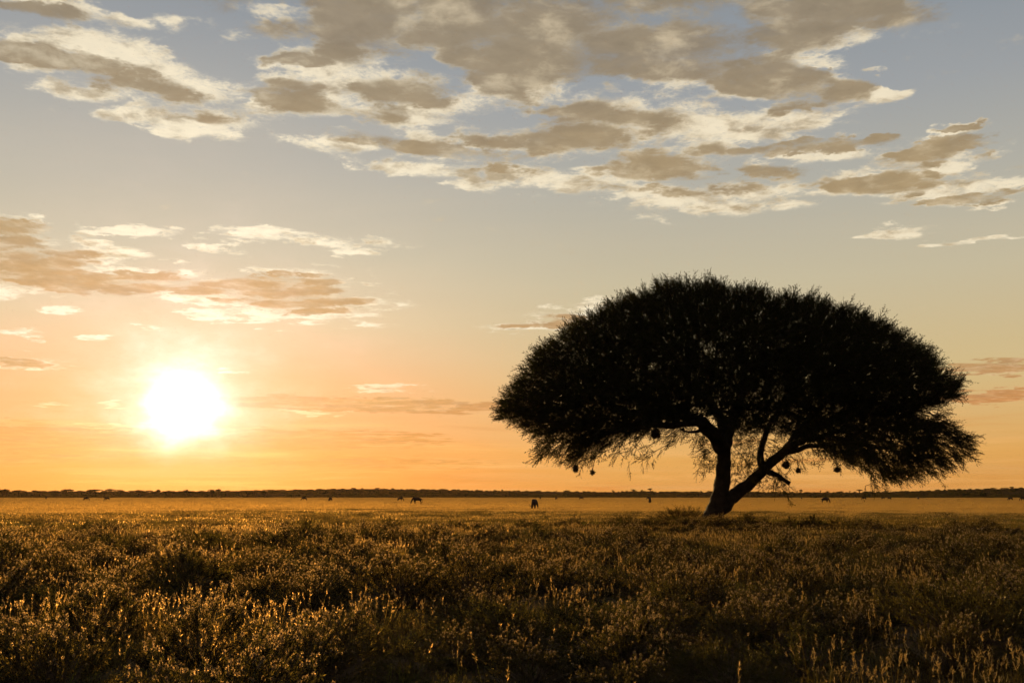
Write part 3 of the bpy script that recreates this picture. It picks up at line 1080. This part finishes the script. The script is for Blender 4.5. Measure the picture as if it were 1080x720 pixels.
p = PXM
stemA = catmull([tp(748, 560), tp(751, 550), tp(756, 534, 0.0), tp(761, 515, -.1), tp(763, 495, -.2), tp(763, 478, -.3), tp(760, 466, -.4)],
                [13.5 * p, 11 * p, 9.2 * p, 8.2 * p, 7.5 * p, 7.1 * p, 7.2 * p], 8)
limbs = {
    "L1": ([tp(762, 474, -.35), tp(754, 459, -.6), tp(742, 448, -.9), tp(724, 438, -1.4), tp(702, 428, -2.0), tp(672, 416, -2.8), tp(640, 410, -3.6), tp(606, 412, -4.2)], [8.6, 7.8, 6.6, 5.4, 4.4, 3.4, 2.6, 1.8]),
    "L2": ([tp(762, 472, -.3), tp(768, 455, .2), tp(775, 436, .8), tp(782, 412, 1.6), tp(784, 384, 2.4), tp(776, 352, 3.0)], [8, 6.5, 5.4, 4.6, 3.6, 2.2]),
    "L3": ([tp(765, 458, .0), tp(758, 440, 1.0), tp(742, 418, 2.6), tp(716, 394, 4.4), tp(684, 372, 6.0)], [5.6, 5.0, 4.2, 3.2, 2.0]),
    "R1": ([tp(753, 542, 0), tp(764, 530, .1), tp(780, 518, .25), tp(796, 505, .4), tp(808, 492, .5), tp(822, 480, .7), tp(836, 469, .9), tp(852, 456, 1.1), tp(878, 442, 1.4), tp(910, 432, 1.8), (tp(948, 430, 2.2))], [8.5, 7.8, 6.6, 5.8, 5.4, 4.9, 4.5, 4.0, 3.2, 2.5, 1.6]),
    "R2": ([tp(805, 497, .4), tp(802, 483, .1), tp(804, 468, -.4), tp(811, 450, -1.2), tp(824, 426, -2.2), tp(838, 398, -3.2), tp(850, 366, -4.0)], [4.4, 3.5, 3.1, 2.7, 2.4, 2.0, 1.5]),
    "R3": ([tp(828, 475, .8), tp(840, 458, 1.8), tp(862, 434, 3.4), tp(890, 404, 5.2), tp(918, 380, 6.6)], [4.8, 4.2, 3.4, 2.6, 1.6]),
    "R4": ([tp(838, 467, .9), tp(856, 462, -.4), tp(880, 462, -2.0), tp(912, 468, -3.4), tp(948, 476, -4.4)], [4.0, 3.6, 3.0, 2.2, 1.4]),
    "R5": ([tp(820, 480, .7), tp(838, 474, 2.0), tp(858, 470, 3.6), tp(886, 468, 5.4), tp(930, 462, 6.4)], [3.2, 3.0, 2.6, 2.0, 1.2]),
    "L4": ([tp(745, 450, -.8), tp(728, 446, -2.4), tp(704, 448, -4.2), tp(672, 450, -5.6), tp(628, 460, -6.4)], [4.0, 3.4, 2.8, 2.2, 1.4]),
    "L5": ([tp(741, 446, -.9), tp(722, 440, .8), tp(694, 440, 2.8), tp(660, 448, 4.4), tp(614, 458, 5.2)], [3.8, 3.2, 2.6, 2.0, 1.2]),
}
Tk = Tris()
tube_chain(Tk, stemA[0] - T0, stemA[1], 18, 0, 0.16)
link("trunk", Tk.mesh("trunk", [M_BARK], True), tree)
seeds = []
for nm, (pts, rr) in limbs.items():
    c, rd = catmull(pts, [q * p for q in rr], 7)
    T = Tris()
    wob = (0.4 if nm == "R2" else 1.0) * np.array([[mnoise.noise(Vector((i * 0.22, ord(nm[0]) + ord(nm[1]), k * 7.7))) for k in range(3)] for i in range(len(c))]) * 0.11
    wob[:5] *= np.linspace(0, 1, 5)[:, None]
    c = c + wob
    tube_chain(T, c - T0, rd, 12, 0, 0.14)
    lb = link("limb", T.mesh("limb", [M_BARK], True), tree)
    for i in range(len(c)):
        if rd[i] < 6.2 * p and c[i][2] > 3.2:
            seeds.append((c[i], rd[i]))
# broken stub on the right stem, thin dead twig on the left one
for pts, rr in (([tp(810, 497, .4), tp(820, 501, .2), tp(827, 506, .0), tp(833, 510, -.1)], [3.4, 2.4, 2.0, 2.3]),
                ([tp(744, 452, -.8), tp(734, 455, -.9), tp(724, 455, -1.0), tp(717, 452, -1.0)], [2.4, 1.4, 1.0, .6])):
    c, rd = catmull(pts, [q * p for q in rr], 5)
    T = Tris(); tube_chain(T, c - T0, rd, 8, 0, 0.2)
    tag(link("dead_branch", T.mesh("dead_branch", [M_BARK], True), tree), "short bare broken branch")

# branches grow towards points spread through the crown
r = np.random.default_rng(77)
attr = np.concatenate([sample_crown(5200, r), sample_crown(4200, r, 0.3)])
for (a, b), (c_, d_) in SPARSE:
    n = 26
    attr = np.concatenate([attr, np.array([tp(r.uniform(a, c_), r.uniform(b, d_), r.uniform(-2.2, 2.2)) for _ in range(n)])])
node = [s[0] for s in seeds]
par = [-1] * len(node)
STEP, KILL, INF = 0.36, 0.50, 6.0
nodes = np.array(node)
d = np.full(len(attr), 1e9); near_i = np.zeros(len(attr), int)


def upd(new_pts, start):
    global d, near_i
    for i0 in range(0, len(new_pts), 400):
        blk = new_pts[i0:i0 + 400]
        D = np.linalg.norm(attr[:, None, :] - blk[None], axis=2)
        j = D.argmin(1); m = D[np.arange(len(attr)), j]
        b = m < d
        d[b] = m[b]; near_i[b] = start + i0 + j[b]


upd(nodes, 0)
alive = np.ones(len(attr), bool)
for it in range(110):
    alive = alive & (d > KILL)
    act = alive & (d < INF)
    if act.sum() < 5:
        break
    ids = near_i[act]
    vec = unit(attr[act] - nodes[ids])
    acc = np.zeros((len(nodes), 3)); np.add.at(acc, ids, vec)
    g = np.unique(ids)
    dr = unit(acc[g] + r.normal(0, 0.25, (len(g), 3)))
    new = nodes[g] + dr * STEP * (0.8 + 0.4 * r.random((len(g), 1)))
    s0 = len(nodes)
    nodes = np.concatenate([nodes, new]); par += list(g)
    upd(new, s0)
    if len(nodes) > 22000:
        break
par = np.array(par)
nn = len(nodes)
kids = np.zeros(nn, int)
area = np.zeros(nn)
for i in range(nn - 1, -1, -1):
    if area[i] == 0:
        area[i] = 0.011 ** 2.2
    if par[i] >= 0:
        area[par[i]] += area[i]; kids[par[i]] += 1
rad = np.minimum(area ** (1 / 2.2), 0.16)
seg = np.where(par >= 0)[0]
a0, a1 = nodes[par[seg]], nodes[seg]
r0_, r1_ = np.minimum(rad[par[seg]], rad[seg] * 1.3), rad[seg]
dv = unit(a1 - a0)
upv = np.where(np.abs(dv[:, 2:3]) > 0.9, np.array([[1.0, 0, 0]]), np.array([[0, 0, 1.0]]))
u_ = unit(np.cross(dv, upv)); w_ = np.cross(dv, u_)
rings = []
for P0, RR in ((a0, r0_), (a1, r1_)):
    for q in (u_, w_, -u_, -w_):
        rings.append(P0 + q * RR[:, None])
vv = np.stack(rings, 1) - T0
idx = np.arange(len(seg))[:, None, None] * 8
ff = idx + np.array([[0, 1, 5], [0, 5, 4], [1, 2, 6], [1, 6, 5], [2, 3, 7], [2, 7, 6], [3, 0, 4], [3, 4, 7]])[None]
link("branches", mesh_np("branches", vv.reshape(-1, 3), ff.reshape(-1, 3), M_BARK), tree)


def twig_template(seed):
    """feathery thorn-tree twig along +Z, length 1"""
    r = np.random.default_rng(seed)
    T = Tris()
    n = 4
    t = np.linspace(0, 1, n)
    bend = r.normal(0, 0.06, 2)
    main = np.c_[bend[0] * t ** 2, bend[1] * t ** 2, t]
    T.twigs(main[:-1], main[1:], np.linspace(0.030, 0.012, n - 1), 0)
    k = 7
    tt = r.uniform(0.05, 0.85, k)
    s0 = np.c_[bend[0] * tt ** 2, bend[1] * tt ** 2, tt]
    a = r.random(k) * 2 * PI
    dirs = unit(np.c_[np.cos(a) * 0.5, np.sin(a) * 0.5, np.full(k, 0.9)])
    L = (0.22 + 0.22 * r.random(k))[:, None]
    s1 = s0 + dirs * L
    T.twigs(s0, s1, np.full(k, 0.012), 0)
    S0 = np.concatenate([s0, main[:-1]]); S1 = np.concatenate([s1, main[1:]])
    m = 44
    ki = r.integers(0, len(S0), m)
    q = r.random((m, 1))
    c = S0[ki] * (1 - q) + S1[ki] * q
    T.leaves(c, unit(S1[ki] - S0[ki]) + r.normal(0, 0.45, (m, 3)), 0.07 + 0.05 * r.random(m), np.full(m, 0.032), 1, r)
    return T.get()


TW = [twig_template(900 + i) for i in range(6)]
thin_nodes = np.where((rad < 0.045) & (par >= 0))[0]
centre = tp(775, 480)


def twig_cloud(at_pts, dirs, lens, seed):
    r = np.random.default_rng(seed)
    V, Fc, Mi, base = [], [], [], 0
    which = r.integers(0, len(TW), len(at_pts))
    for k, (tv, tf, tm) in enumerate(TW):
        s = np.where(which == k)[0]
        if not len(s):
            continue
        dd_ = unit(dirs[s])
        h_ = unit(np.cross(dd_, r.normal(size=(len(s), 3))))
        g_ = np.cross(dd_, h_)
        L = lens[s][:, None, None]
        pv = at_pts[s][:, None, :] + L * (tv[None, :, 0:1] * h_[:, None] + tv[None, :, 1:2] * g_[:, None] + tv[None, :, 2:3] * dd_[:, None])
        V.append(pv.reshape(-1, 3))
        Fc.append((tf[None] + (np.arange(len(s)) * len(tv))[:, None, None]).reshape(-1, 3) + base)
        Mi.append(np.tile(tm, len(s)))
        base += len(s) * len(tv)
    return np.concatenate(V), np.concatenate(Fc), np.concatenate(Mi)


rep = 2
ti = np.repeat(thin_nodes, rep)
gd = nodes[ti] - nodes[par[ti]]
outw = nodes[ti] - centre
outw = unit(outw * np.array([1, 1, 1.25]))
dirs = unit(unit(gd) * 0.9 + outw * 0.75 + r.normal(0, 0.38, (len(ti), 3)))
lens = r.uniform(0.45, 0.9, len(ti))
pos = nodes[ti] + r.normal(0, 0.12, (len(ti), 3))
fill = np.concatenate([sample_crown(15000, r), sample_crown(11000, r, 0.25)])
fo = unit((fill - centre) * np.array([1, 1, 1.15]))
lace = []
for (x0, y0), (x1, y1), k in (((766, 452), (802, 508), 620), ((734, 460), (760, 498), 330), ((800, 500), (832, 516), 200), ((800, 452), (850, 474), 160), ((690, 448), (742, 462), 140), ((764, 440), (802, 470), 260), ((846, 462), (906, 492), 300), ((800, 470), (846, 488), 110), ((610, 468), (690, 490), 160)):
    lace += [tp(r.uniform(x0, x1), r.uniform(y0, y1), r.uniform(-1.5, 2.5)) for _ in range(k)]
lace = np.array(lace)
pos = np.concatenate([pos, fill])
dirs = np.concatenate([dirs, unit(fo + r.normal(0, 0.30, fill.shape))])
lens = np.concatenate([lens, r.uniform(0.4, 0.85, len(fill)) * (1 + 0.3 * (r.random(len(fill)) > 0.9))])
# drooping sprays under the canopy
def image_of(q):
    qx = q[:, 0]; qy = q[:, 1]; qz = q[:, 2] - EYE
    depth = qy * cp + qz * sp
    vv_ = (-qy * sp + qz * cp) / depth
    return CX + F * qx / depth, CY - F * vv_
ix, iy = image_of(pos)
droop = np.clip((iy - 425) / 50, 0, 1)
dirs[:, 2] -= droop * r.uniform(0.1, 1.2, len(pos))
# fine lacy foliage round the fork of the trunk
pos = np.concatenate([pos, lace])
dirs = np.concatenate([dirs, unit(r.normal(0, 1, lace.shape) + np.array([0, 0, -0.3]))])
lens = np.concatenate([lens, r.uniform(0.25, 0.5, len(lace))])
ix, iy = image_of(pos)
# light thinning where the photograph lets the sky through
def hole(x0, y0, rx, ry):
    return ((ix - x0) / rx) ** 2 + ((iy - y0) / ry) ** 2 < 1
keep = np.ones(len(pos), bool)
rim = np.array([mnoise.noise(Vector((a * 0.05, b * 0.05, 4.4))) for a, b in zip(ix, iy)])
keep &= ~((iy > 455) & (r.random(len(pos)) < 0.35 + 0.5 * rim))
for hcx, hcy, hrx, hry, pr in ((745, 440, 20, 12, .4), (748, 372, 12, 10, .5), (690, 388, 8, 6, .5), (820, 455, 22, 18, .4)):
    hm = hole(hcx, hcy, hrx, hry)
    keep &= ~(hm & (r.random(len(pos)) < pr))
pos, dirs, lens = pos[keep], dirs[keep], lens[keep]
V_, F_, M_ = twig_cloud(pos, dirs, lens, 5)
link("crown", mesh_np("crown", V_ - T0, F_, [M_BARK, M_TREELEAF], M_), tree)
print("tree nodes", nn, "twigs", len(pos), "tris", len(F_))

# ------------------------------------------------------------------ nests
def nest(px, py, size, off, label, squash=1.0, seed=0):
    r = np.random.default_rng(seed)
    c = tp(px, py, off)
    T = Tris()
    import bmesh
    bm = bmesh.new()
    bmesh.ops.create_icosphere(bm, subdivisions=3, radius=1.0)
    vs = np.array([v.co[:] for v in bm.verts]); fs = np.array([[v.index for v in f.verts] for f in bm.faces])
    bm.free()
    rad_ = size * 0.70 * PXM
    for i in range(len(vs)):
        vs[i] *= 1 + 0.42 * mnoise.noise(Vector(vs[i] * 1.6) + Vector((seed * 3.1, 0, 0)))
    vs = vs * np.array([1, 1, squash]) * rad_
    T.add(vs, fs, 0)
    n = 160
    d_ = unit(r.normal(size=(n, 3)))
    b_ = d_ * rad_ * np.array([1, 1, squash]) * 0.9
    T.leaves(b_, d_ + r.normal(0, 0.7, (n, 3)), r.uniform(0.04, 0.13, n), np.full(n, 0.018), 0, r)
    top = np.array([[0.0, 0.0, rad_ * squash * 0.9]])
    T.twigs(np.concatenate([top, top]), np.concatenate([top + [[0.12, 0.0, 0.55]], top + [[-0.10, 0.05, 0.9]]]), np.array([0.03, 0.022]), 0)
    o = link("bird_nest", T.mesh("bird_nest", [M_NEST], False), None, tuple(c))
    tag(o, label, "nest", "straw nests hanging under the acacia")
    return o


nest(692, 457, 6.0, -1.2, "largest straw nest hanging under the crown left of the trunk", 1.25, 1)
nest(607, 494, 4.2, -1.5, "ragged straw nest at the low left rim of the crown", 1.2, 2)
nest(625, 498, 2.8, -1.4, "small round straw nest beside the low left rim of the crown", 1.15, 3)
nest(829, 490, 5.2, -.6, "round straw nest hanging right of the forked trunk above the broken stub", 1.0, 4)
nest(842, 496, 3.4, -.5, "small straw nest just right of the round one above the broken stub", 1.2, 5)
nest(883, 495, 4.6, -1.0, "wide straw nest hanging farthest to the right under the crown", .8, 6)

# ------------------------------------------------------------------ thorn bush beside the trunk
bx, by = ground_at(722, 553)
nb_ = 260
r = np.random.default_rng(31)
a = r.random(nb_) * 2 * PI
sp_ = np.sqrt(r.random(nb_))
tips = np.c_[np.cos(a) * sp_ * 2.1, np.sin(a) * sp_ * 1.3, (0.75 + 0.25 * r.random(nb_)) * np.sqrt(1.05 - sp_ ** 2)]
base_ = np.c_[tips[:, :2] * 0.35, np.zeros(nb_)]
dirs_ = unit(tips - base_)
T = Tris(); T.twigs(base_, tips, np.full(nb_, 0.014), 0)
bush = link("thorn_bush", None, None, (bx, by, hgt(bx, by) - 0.03))
tag(bush, "wiry twiggy bush growing against the left foot of the acacia trunk", "bush")
link("stem", T.mesh("thorn_stems", [M_STEM]), bush)
kk = r.integers(0, nb_, 620)
q = r.uniform(0.35, 1.0, (620, 1))
V2, F2, M2 = twig_cloud(base_[kk] * (1 - q) + tips[kk] * q, dirs_[kk] + r.normal(0, .4, (620, 3)), r.uniform(0.14, 0.32, 620), 8)
link("foliage", mesh_np("thorn_foliage", V2, F2, [M_STEM, M_SHRUB], M2), bush)

# ------------------------------------------------------------------ antelopes
def skin_mesh(name, joints, edges, mat, sub=2):
    me = bpy.data.meshes.new(name + "_rig")
    me.from_pydata([j[:3] for j in joints], edges, [])
    o = bpy.data.objects.new(name + "_rig", me)
    COL.objects.link(o)
    md = o.modifiers.new("skin", "SKIN"); md.use_smooth_shade = True
    sv = me.skin_vertices[0].data
    for i, j in enumerate(joints):
        rr_ = j[3]
        sv[i].radius = rr_ if isinstance(rr_, tuple) else (rr_, rr_)
        sv[i].use_root = i == 0
    s = o.modifiers.new("sub", "SUBSURF"); s.levels = sub; s.render_levels = sub
    bpy.context.view_layer.update()
    ev = o.evaluated_get(bpy.context.evaluated_depsgraph_get())
    res = bpy.data.meshes.new_from_object(ev)
    res.name = name
    bpy.data.objects.remove(o)
    res.materials.clear(); res.materials.append(mat)
    res.polygons.foreach_set("use_smooth", [True] * len(res.polygons))
    return res


def antelope_meshes(head_down=True, head_turn=0.0, step=0.1):
    # x forward, z up; withers about 1.25 m, sloping back, hocks bent backwards
    J = [(-0.05, 0, 0.92, (0.22, 0.29)),      # 0 belly / middle (root)
         (0.38, 0, 0.95, (0.20, 0.33)),       # 1 chest / withers
         (-0.55, 0, 0.93, (0.19, 0.24)),      # 2 rump
         (0.62, 0, 1.02, (0.13, 0.20))]       # 3 neck base
    if head_down:
        J += [(0.84, head_turn * .4, 0.76, (0.10, 0.14)), (0.98, head_turn * .8, 0.46, (0.085, 0.11)), (1.05, head_turn, 0.24, (0.08, 0.10)), (1.09, head_turn, 0.06, (0.06, 0.06))]
    else:
        J += [(0.84, head_turn * .4, 1.14, (0.10, 0.14)), (1.00, head_turn * .8, 1.24, (0.085, 0.11)), (1.14, head_turn, 1.12, (0.075, 0.09)), (1.27, head_turn, 0.94, (0.06, 0.06))]
    E_ = [(0, 1), (0, 2), (1, 3), (3, 4), (4, 5), (5, 6), (6, 7)]
    for sd, st in ((0.13, step), (-0.13, -step)):
        i = len(J)
        J += [(0.40 + st * .2, sd, 0.62, 0.095), (0.40 + st * .5, sd, 0.36, 0.048), (0.39 + st, sd, 0.08, 0.034), (0.43 + st, sd, 0.015, 0.045)]
        E_ += [(1, i), (i, i + 1), (i + 1, i + 2), (i + 2, i + 3)]
        i = len(J)
        J += [(-0.50 - st * .2, sd, 0.64, 0.12), (-0.64 - st * .6, sd, 0.40, 0.055), (-0.58 - st, sd, 0.08, 0.034), (-0.54 - st, sd, 0.015, 0.045)]
        E_ += [(2, i), (i, i + 1), (i + 1, i + 2), (i + 2, i + 3)]
    i = len(J)
    J += [(-0.76, 0, 0.92, 0.035), (-0.82, 0, 0.62, 0.025), (-0.83, 0.01, 0.36, 0.045)]
    E_ += [(2, i), (i, i + 1), (i + 1, i + 2)]
    body = skin_mesh("antelope_body", J, E_, M_HIDE)
    T = Tris()
    hd = np.array(J[5][:3]); hd2 = np.array(J[6][:3])
    up = unit(hd - hd2)
    for s in (-1, 1):
        b = hd + np.array([0.02, s * 0.05, 0.0])
        pts, rd = catmull([b, b + np.array([0, s * .14, -0.01]) + up * .05, b + np.array([0, s * .22, 0]) + up * .14, b + np.array([0, s * .18, 0]) + up * .26], [.028, .024, .017, .005], 4)
        tube_chain(T, pts, rd, 6, 0)
        e = b + np.array([-.03, s * .06, 0])
        T.leaves(np.array([e]), np.array([[-.1, s * 1.0, -.1]]), np.array([.17]), np.array([.07]), 0, np.random.default_rng(1))
    horns = T.mesh("antelope_horns", [M_HORN], True)
    return body, horns


AM = [antelope_meshes(True, 0.0, 0.10), antelope_meshes(True, 0.18, -0.12), antelope_meshes(False, 0.0, 0.05)]


def antelope(px, py, kind, heading, label, size=1.0, group=None):
    x, y = ground_at(px, py)
    o = link("antelope", None, None, (x, y, hgt(x, y)))
    o.rotation_euler = (0, 0, R(heading)); o.scale = (size,) * 3
    tag(o, label, "antelope", group)
    link("body", AM[kind][0], o)
    link("horns", AM[kind][1], o)


antelope(90.5, 528.0, 1, 0, "dark antelope grazing to the right, left one of the pair near the left edge")
antelope(113, 528.0, 0, 180, "dark antelope grazing to the left, right one of the pair near the left edge")
antelope(440, 532.0, 0, 172, "large dark antelope grazing towards the left in the open plain left of centre", 1.12)
antelope(564, 537.6, 0, 250, "nearest antelope, seen end on as an upright dark shape in the middle of the plain", 1.0)
antelope(348.5, 529.0, 0, 250, "small dark antelope seen end on, right of the sun's reflection on the plain")
antelope(870.5, 531.0, 1, 8, "dark antelope grazing on the plain under the right half of the tree crown", 1.05)
antelope(685.5, 531.0, 0, 255, "small antelope left of the trunk, the nearer of two in line")
FARG = "far antelopes near the foot of the ridge"
for px, py, kd, hd, lb in ((105.5, 525.6, 0, 0, "tiny far antelope behind the left pair, left one of two"), (110.5, 525.6, 0, 180, "tiny far antelope behind the left pair, right one of two"),
                           (321, 528.2, 1, 190, "tiny pale antelope shape left of the small dark end-on antelope"), (422, 528.6, 0, 15, "tiny antelope left of the large grazing one"),
                           (569.8, 526.6, 2, 250, "tiny antelope just behind and right of the nearest one"), (586.8, 527, 0, 240, "tiny antelope second to the right of the nearest one"),
                           (613, 527, 0, 10, "tiny antelope midway between the nearest one and the trunk"), (684.5, 527, 0, 170, "small antelope left of the trunk, the farther of two in line"),
                           (911.5, 527.2, 0, 175, "tiny antelope right of the one grazing under the crown"), (931.5, 526.6, 0, 200, "tiny antelope below the drooping right twigs, left one of two"),
                           (938, 527, 1, 20, "tiny antelope below the drooping right twigs, right one of two"), (968.5, 527, 2, 90, "tiny upright antelope between the drooping twigs and the right edge"),
                           (1066, 528, 0, 190, "small antelope close to the right edge of the plain"), (1079, 528.4, 0, 180, "small antelope cut by the right edge of the plain"),
                           (845.5, 526.6, 2, 80, "tiny antelope just left of the one grazing under the crown"), (48.5, 526.6, 2, 100, "tiny upright antelope at the far left of the plain")):
    antelope(px, py, kd, hd, lb, 1.0, FARG)

# ------------------------------------------------------------------ far trees and bushes
def far_crown(seed, rx, rz, n, flat, leaf=0.5, z0=0.0):
    r = np.random.default_rng(seed)
    T = Tris()
    k = 7
    cs_ = r.uniform(-0.6, 0.6, (k, 3)) * np.array([rx, rx, rz * 0.5]); rs = r.uniform(0.35, 0.65, k)
    w = r.integers(0, k, n)
    pnt = cs_[w] + unit(r.normal(size=(n, 3))) * (r.random((n, 1)) ** .4) * rs[w][:, None] * np.array([rx, rx, rz])
    if flat:
        pnt[:, 2] = np.maximum(pnt[:, 2], -rz * 0.3)
    pnt[:, 2] += z0
    T.leaves(pnt, r.normal(size=(n, 3)), leaf * r.uniform(.6, 1.3, n), np.full(n, leaf * .6), 0, r)
    return T


def far_tree_meshes(seed, flat):
    h_ = 3.0
    crown = far_crown(seed, 3.2 if flat else 2.4, 1.0 if flat else 1.9, 620, flat, 0.55, h_ + (0.9 if flat else 1.2)).mesh("far_crown", [M_FARTREE])
    T = Tris()
    r = np.random.default_rng(seed)
    tube_chain(T, [(0, 0, -.3), (.1, 0, 1.2), (-.1, .1, 2.4), (0, 0, h_ + .8)], [.5, .4, .36, .25], 6)
    for q in range(4):
        a = q * PI / 2 + r.random()
        tube_chain(T, [(0, 0, 1.8), (math.cos(a) * .9, math.sin(a) * .9, 2.8), (math.cos(a) * 1.8, math.sin(a) * 1.8, h_ + .8)], [.15, .11, .05], 5)
    return crown, T.mesh("far_trunk", [M_BARK], True)


FT = [far_tree_meshes(40, True), far_tree_meshes(41, True), far_tree_meshes(42, False), far_tree_meshes(43, False)]


def far_tree(px, pyt, kind, size, Y, label, group):
    x = (px - CX) / F / cp * Y
    z = hill_h(x, Y) if Y > 1060 else 0.0
    top = at(px, pyt, Y)[2]
    full = (4.9 if kind < 2 else 6.0)
    s = max(0.35, (top - z) / full)
    o = link("thorn_tree", None, None, (x, Y, z))
    o.scale = (s * size, s * size, s)
    o.rotation_euler = (0, 0, random.random() * 6.28)
    tag(o, label, "tree", group)
    link("crown", FT[kind][0], o)
    link("trunk", FT[kind][1], o)


GL = "small trees on the far ridge below the sun"
rr = random.Random(5)
for px in list(range(4, 290, 9)):
    px = px + rr.uniform(-3, 3)
    far_tree(px, 516.5 + rr.uniform(-1.6, 1.0), rr.choice((0, 1, 2, 3, 2, 3)), rr.uniform(1.0, 2.2), rr.uniform(1150, 1300), "small hazy tree on the far ridge below the sun", GL)
for px, py, k, s, lb in ((379, 514.4, 2, 1.0, "lone round tree on the low rise right of the sun"), (423, 515.6, 0, .9, "small tree on the rise above the tiny antelope left of centre"),
                         (469, 516.2, 3, .9, "small dark tree on the skyline right of the large grazing antelope"), (502, 517, 2, .7, "tiny bush-like tree on the skyline left of centre"),
                         (530, 515.8, 3, 1.1, "small tree on the skyline under the crown's left tip"), (555, 516.6, 3, .6, "tiny pointed tree on the skyline above the nearest antelope"),
                         (586, 517, 1, .9, "low tree on the skyline in the middle of the picture"), (644, 516.6, 1, 1.0, "flat tree on the skyline, left one of the close pair"),
                         (665, 515.6, 0, 1.2, "broad flat tree on the skyline between the pair and the umbrella-shaped one"), (674, 516, 2, 1.0, "round tree touching the umbrella-shaped tree on the skyline"),
                         (682.5, 514.6, 0, 1.0, "little umbrella-shaped tree with a clear stem on the skyline left of the trunk"), (735, 517.4, 1, .8, "small tree on the skyline just left of the acacia trunk"),
                         (820, 517, 2, .9, "small tree on the skyline under the broken branch"), (838, 515.8, 2, 1.5, "large round tree on the skyline right of the broken branch"),
                         (858, 516.6, 3, .6, "thin tree on the skyline above the antelope under the crown"), (888, 517.5, 1, .8, "low tree on the skyline right of the grazing antelope"),
                         (898, 515.8, 0, 1.5, "wide tree on the skyline under the crown's low right side"), (925, 517, 1, 1.2, "tree on the skyline behind the drooping right twigs"),
                         (1000, 515.5, 2, 1.2, "dark tree on the ridge below the crown's right tip"), (1056, 512.8, 1, 1.0, "flat tree on the highest part of the ridge near the right edge")):
    far_tree(px, py, k, s, 1400 if px > 300 else 1250, lb, None)

bushes = [far_crown(60 + i, 3.0 + (i % 3), 1.5 + .4 * (i % 2), 420, False, 0.7, 1.0).mesh("far_bush", [M_FARTREE]) for i in range(4)]
cb = source("far_bush", bushes)
pts, rot, scl, idx = [], [], [], []
for i in range(6500):
    y = 1075 + 460 * random.random() ** 1.6
    x = random.uniform(-0.66, 0.66) * y
    n_ = nz2(x, y, 0.006, 1.0) + .5 * nz2(x, y, .02, 4.0)
    if n_ < -0.12 and random.random() < (0.6 if y < 1180 else 0.8):
        continue
    s = random.uniform(.5, 1.2) * ((0.6 + 0.6 * nz2(x, 0, 0.012, 3.0)) if y < 1130 else 0.85)
    pts.append((x, y, hill_h(x, y))); rot.append((0, 0, random.random() * 6.28)); scl.append((s, s, s * random.uniform(.7, 1.05))); idx.append(random.randrange(4))
tag(scatter("far_bushes", cb, pts, rot, scl, idx), "continuous belt of dark bushes along the far ridge", "bushes", kind="stuff")

# ------------------------------------------------------------------ haze
hm, N = material("haze_air")
pv = N.node("ShaderNodeVolumePrincipled")
pv.inputs["Color"].default_value = (1.0, 0.6, 0.32, 1)
pv.inputs["Density"].default_value = 0.000011
pv.inputs["Anisotropy"].default_value = 0.6
ho = N.node("ShaderNodeOutputMaterial"); N.l.new(pv.outputs[0], ho.inputs["Volume"])
hv = np.array([(x, y, z) for x in (-3500, 3500) for y in (-3500, 3500) for z in (-1.5, 24.0)], float)
hf = [(0, 1, 3, 2), (4, 6, 7, 5), (0, 4, 5, 1), (2, 3, 7, 6), (0, 2, 6, 4), (1, 5, 7, 3)]
hz = link("haze", mesh_np("haze", hv, hf, hm))
tag(hz, "thin golden haze over the plain", "haze", kind="stuff")

# ------------------------------------------------------------------ render settings
scene.view_settings.view_transform = "Standard"
scene.view_settings.look = "None"
scene.view_settings.exposure = 0.0
scene.view_settings.gamma = 1.0
scene.view_settings.use_curve_mapping = False
scene.render.engine = "CYCLES"
cy = scene.cycles
cy.max_bounces = 6
cy.diffuse_bounces = 3
cy.glossy_bounces = 2
cy.transmission_bounces = 4
cy.transparent_max_bounces = 8
cy.volume_bounces = 0
cy.use_denoising = True
cy.denoiser = "OPENIMAGEDENOISE"
cy.denoising_input_passes = "RGB_ALBEDO_NORMAL"
cy.caustics_reflective = False
cy.caustics_refractive = False
scene.render.film_transparent = False
cy.use_adaptive_sampling = True
cy.adaptive_threshold = 0.03
cy.adaptive_min_samples = 12
cy.sample_clamp_indirect = 4.0
cy.sample_clamp_direct = 12.0
